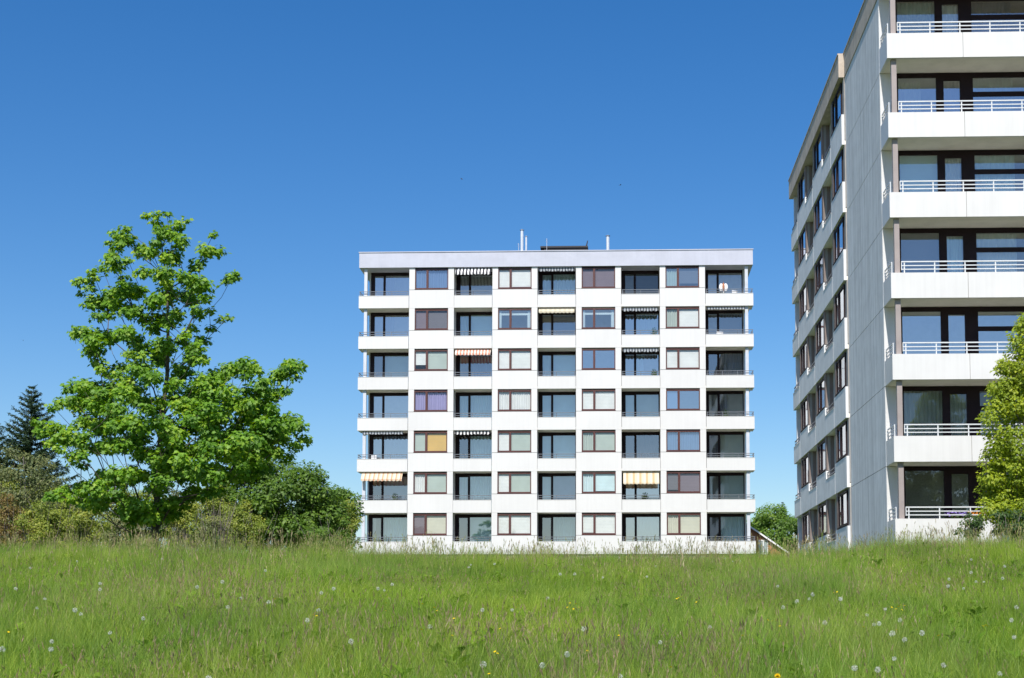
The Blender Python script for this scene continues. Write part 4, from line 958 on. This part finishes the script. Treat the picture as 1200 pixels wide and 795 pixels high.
# --- spruces
def spruce(px, ytop, Y, hw_px, label, seed, ybase=640):
    rng = np.random.default_rng(seed); b = at(px, ybase, Y); b.z = gz(b.x, Y) - .1; tp_ = at(px, ytop, Y); Ht = tp_.z - b.z; hw_ = hw_px * Y / F
    root = empty('spruce_tree', tuple(b)); tag(root, label, 'tree')
    mb = MB(); mb.tube((0, 0, 0), (0, 0, Ht * .97), .17, .015, 8)
    P = []; Nn = []; T = []; S = []
    z = Ht * .10
    while z < Ht * .985:
        u = z / Ht; ln = hw_ * (1 - u) ** .85 + .06
        nb = int(11 + 9 * (1 - u))
        for i in range(nb):
            a = rng.uniform(0, 6.28); l = ln * rng.uniform(.65, 1.12); slope = .35 - .55 * (1 - u); pts = []
            d = np.array([math.cos(a), math.sin(a), 0]); e0 = np.array([0, 0, z])
            for k in range(6):
                t = k / 5; pts.append(e0 + d * l * t + np.array([0, 0, l * (slope * t + .25 * t * t)]))
            mb.tube(pts[0], pts[3], .018 * (1 - u) + .006, .008, 4, cap=False); mb.tube(pts[3], pts[5], .008, .003, 4, cap=False)
            m_ = max(14, int(l / .011))
            tt = rng.uniform(.08, 1, m_); base = np.stack([np.interp(tt, np.linspace(0, 1, 6), np.array(pts)[:, j]) for j in range(3)], 1)
            sd = np.array([-d[1], d[0], 0]); sg = rng.choice([-1, 1], m_)[:, None]
            dirn = d * .7 + sd * sg * rng.uniform(.3, 1.1, (m_, 1)) + np.array([0, 0, -.25]) + rng.normal(size=(m_, 3)) * .2
            P.append(base); T.append(dirn); Nn.append(np.array([0, 0, 1.0]) + rng.normal(size=(m_, 3)) * .5); S.append(rng.uniform(.16, .34, m_) * (0.55 + .6 * (1 - u)))
        z += .24 + .12 * (1 - u)
    mb.build('trunk', [M['bark']], root)
    put('crown', leaf_cloud('crown', np.concatenate(P), np.concatenate(Nn), np.concatenate(T), np.concatenate(S), LEAF_NEEDLE, LM_spruce, rng), root)
spruce(32, 452, 72, 84, 'dark blue green spruce with a pointed top behind the maple', 21)
spruce(-14, 484, 74, 60, 'dark spruce cut off by the left edge of the picture', 22)
spruce(918, 588, 170, 16, 'thin pointed conifer rising over the trees between the blocks', 23)
# --- scrub
def shrub(px, py, Y, w_px, h_px, label, lmat, seed, n=34, leaf=.085, dens=3.6, r=.30, twigs=8, group=None, bark=None, name='shrub'):
    rng = np.random.default_rng(seed); b = at(px, 640, Y); b.z = gz(b.x, Y) - .05
    root = empty(name, tuple(b)); tag(root, label, 'bush', group); bb = np.array(b)
    cl = crown_clumps(px, py, Y, w_px, h_px, w_px * Y / F * .8, n, r, rng, .1, 1.0, 1.45); cl = [(np.array(c) - bb, q) for c, q in cl]
    mb = MB()
    for i in range(twigs + n):
        if i < n: t = Vector(cl[i][0])
        else:
            q = at(px + rng.normal() * w_px * .6, py - h_px * rng.uniform(.4, 1.35), Y + rng.normal() * .4); t = Vector(np.array(q) - bb)
        s = Vector((t.x * .25 + rng.normal() * .1, t.y * .25, 0)); md = (s + t) / 2 + Vector((rng.normal() * .1, rng.normal() * .1, .15)); mb.tube(s, md, .014, .010, 4, cap=False); mb.tube(md, t, .010, .003, 4, cap=False)
    mb.build('stems', [bark or M['bark_grey']], root)
    p, nn, tt, s, rr = clump_leaves(cl, dens, leaf, rng, .8, shell=.2)
    put('leaves', leaf_cloud('leaves', p, nn, tt, s, LEAF_OVAL, lmat, rng, rr), root)
shrub(12, 622, 55, 26, 30, 'rusty olive brown shrub at the left edge of the meadow', LM_rust, 31)
shrub(55, 620, 52, 30, 32, 'yellow green scrub bush right of the rusty shrub', LM_scrub, 32, n=34)
shrub(100, 615, 54, 34, 34, 'tallest yellow green scrub bush left of the maple trunk', LM_scrub, 33, n=40)
shrub(140, 628, 50, 22, 22, 'small olive bush beside the maple trunk on its left', LM_grey, 34, n=20)
shrub(222, 615, 56, 28, 36, 'olive green bush just right of the maple trunk', LM_scrub, 35, n=30)
shrub(254, 622, 50, 20, 28, 'bare grey twiggy bush between the maple and the dark tree', LM_grey, 36, n=9, twigs=46)
shrub(290, 618, 54, 26, 28, 'yellowish bush below the dark broadleaf tree', LM_scrub, 37, n=26)
shrub(385, 630, 62, 28, 24, 'low dark green bush between the dark tree and the apartment block', LM_dark, 38, n=26)
for i_, (px_, Y_, w_, h_, lm_, lb_) in enumerate(((35, 66, 34, 40, LM_scrub, 'tall olive bush behind the rusty shrub'), (85, 68, 30, 36, LM_grey, 'grey green bush behind the tallest scrub bush'), (150, 66, 34, 40, LM_scrub, 'broad yellow green bush behind the maple trunk'),
        (205, 70, 30, 40, LM_grey, 'grey green bush behind the maple trunk on its right'), (250, 66, 32, 40, LM_scrub, 'broad olive bush behind the bare twiggy bush'), (180, 78, 34, 34, LM_far, 'mid green bush seen past the foot of the maple trunk'), (305, 80, 34, 34, LM_dark, 'dark bush seen under the dark broadleaf tree'), (355, 78, 30, 28, LM_dark, 'low dark bush right of the foot of the dark broadleaf tree'), (398, 74, 18, 26, LM_scrub, 'pale green bush at the left foot of the white block'))):
    shrub(px_, 640 - h_ * .8, Y_, w_, h_, lb_, lm_, 60 + i_, n=60, leaf=.10, r=.36)
shrub(1140, 620, 43, 18, 16, 'low leafy bush with upright shoots left of the yellow green tree', LM_shaded, 39, n=16, leaf=.09, r=.18)
shrub(1185, 612, 42.5, 26, 20, 'dark bush under the yellow green tree at the right edge', LM_shaded, 40, n=24, leaf=.09, r=.2)

# ------------------------------------------------------------------ birds high over the block
M['bird'] = surf('dark_feathers', (.05, .05, .055), .8)
def bird(x, y, Y, span, rz, roll, label):
    mb = MB(); s = span / 2
    mb.ball((0, 0, 0), .07 * span, 1.0, 3.2, .9, 8, 8)
    mb.quad((0, -.20 * span, 0), (.07 * span, -.36 * span, 0), (0, -.32 * span, .004), (-.07 * span, -.36 * span, 0))
    for q in (-1, 1):
        mb.quad((0, .10 * span, .01), (q * s * .5, .12 * span, .12 * span), (q * s * .5, -.03 * span, .11 * span), (0, -.08 * span, .01)); mb.quad((q * s * .5, .12 * span, .12 * span), (q * s, -.10 * span, .05 * span), (q * s * .5, -.03 * span, .11 * span))
    o = mb.build('bird', [M['bird']], None, tuple(at(x, y, Y)), rz); o.rotation_euler.x = roll; tag(o, label, 'bird')
bird(541, 210, 85, .34, 1.0, .5, 'dark bird flying above the left half of the apartment block')
bird(727, 217, 62, .22, -1.2, .3, 'small dark bird flying above the right half of the apartment block')
bird(27, 399, 80, .22, .6, .2, 'tiny dark bird in the sky left of the maple')

# ------------------------------------------------------------------ light
ELEV = math.radians(52); DEL = math.radians(7.5)
# direction towards the sun, horizontally: facade normal (towards the camera) turned slightly to the left
az = -ALPHA - DEL   # angle of -y axis turned
sx, sy = -math.sin(ALPHA + DEL), -math.cos(ALPHA + DEL)
sun = bpy.data.lights.new('sun', 'SUN'); sun.energy = 4.6; sun.angle = math.radians(.53); sun.color = (1, .945, .87)
so = bpy.data.objects.new('sun', sun); COL.objects.link(so)
dirv = Vector((sx * math.cos(ELEV), sy * math.cos(ELEV), math.sin(ELEV)))
so.rotation_euler = dirv.to_track_quat('Z', 'Y').to_euler(); so.location = dirv * 200
w = bpy.data.worlds.new('World'); scene.world = w; w.use_nodes = True; nt = w.node_tree
bg = nt.nodes['Background']; sk = nt.nodes.new('ShaderNodeTexSky'); sk.sky_type = 'NISHITA'; sk.sun_disc = False
sk.sun_elevation = ELEV; sk.sun_rotation = math.atan2(sx, sy)
sk.air_density = 1.0; sk.dust_density = 0.8; sk.ozone_density = 2.9; sk.altitude = 0
bg.inputs['Strength'].default_value = .098
hsv = nt.nodes.new('ShaderNodeHueSaturation'); hsv.inputs['Saturation'].default_value = 1.38; hsv.inputs['Hue'].default_value = 0.506; L(nt, sk.outputs[0], hsv.inputs['Color']); L(nt, hsv.outputs[0], bg.inputs['Color'])
scene.view_settings.view_transform = 'Standard'; scene.view_settings.look = 'None'; scene.view_settings.exposure = 0.50; scene.view_settings.gamma = 1
scene.cycles.max_bounces = 8; scene.cycles.transparent_max_bounces = 12; scene.cycles.use_denoising = True
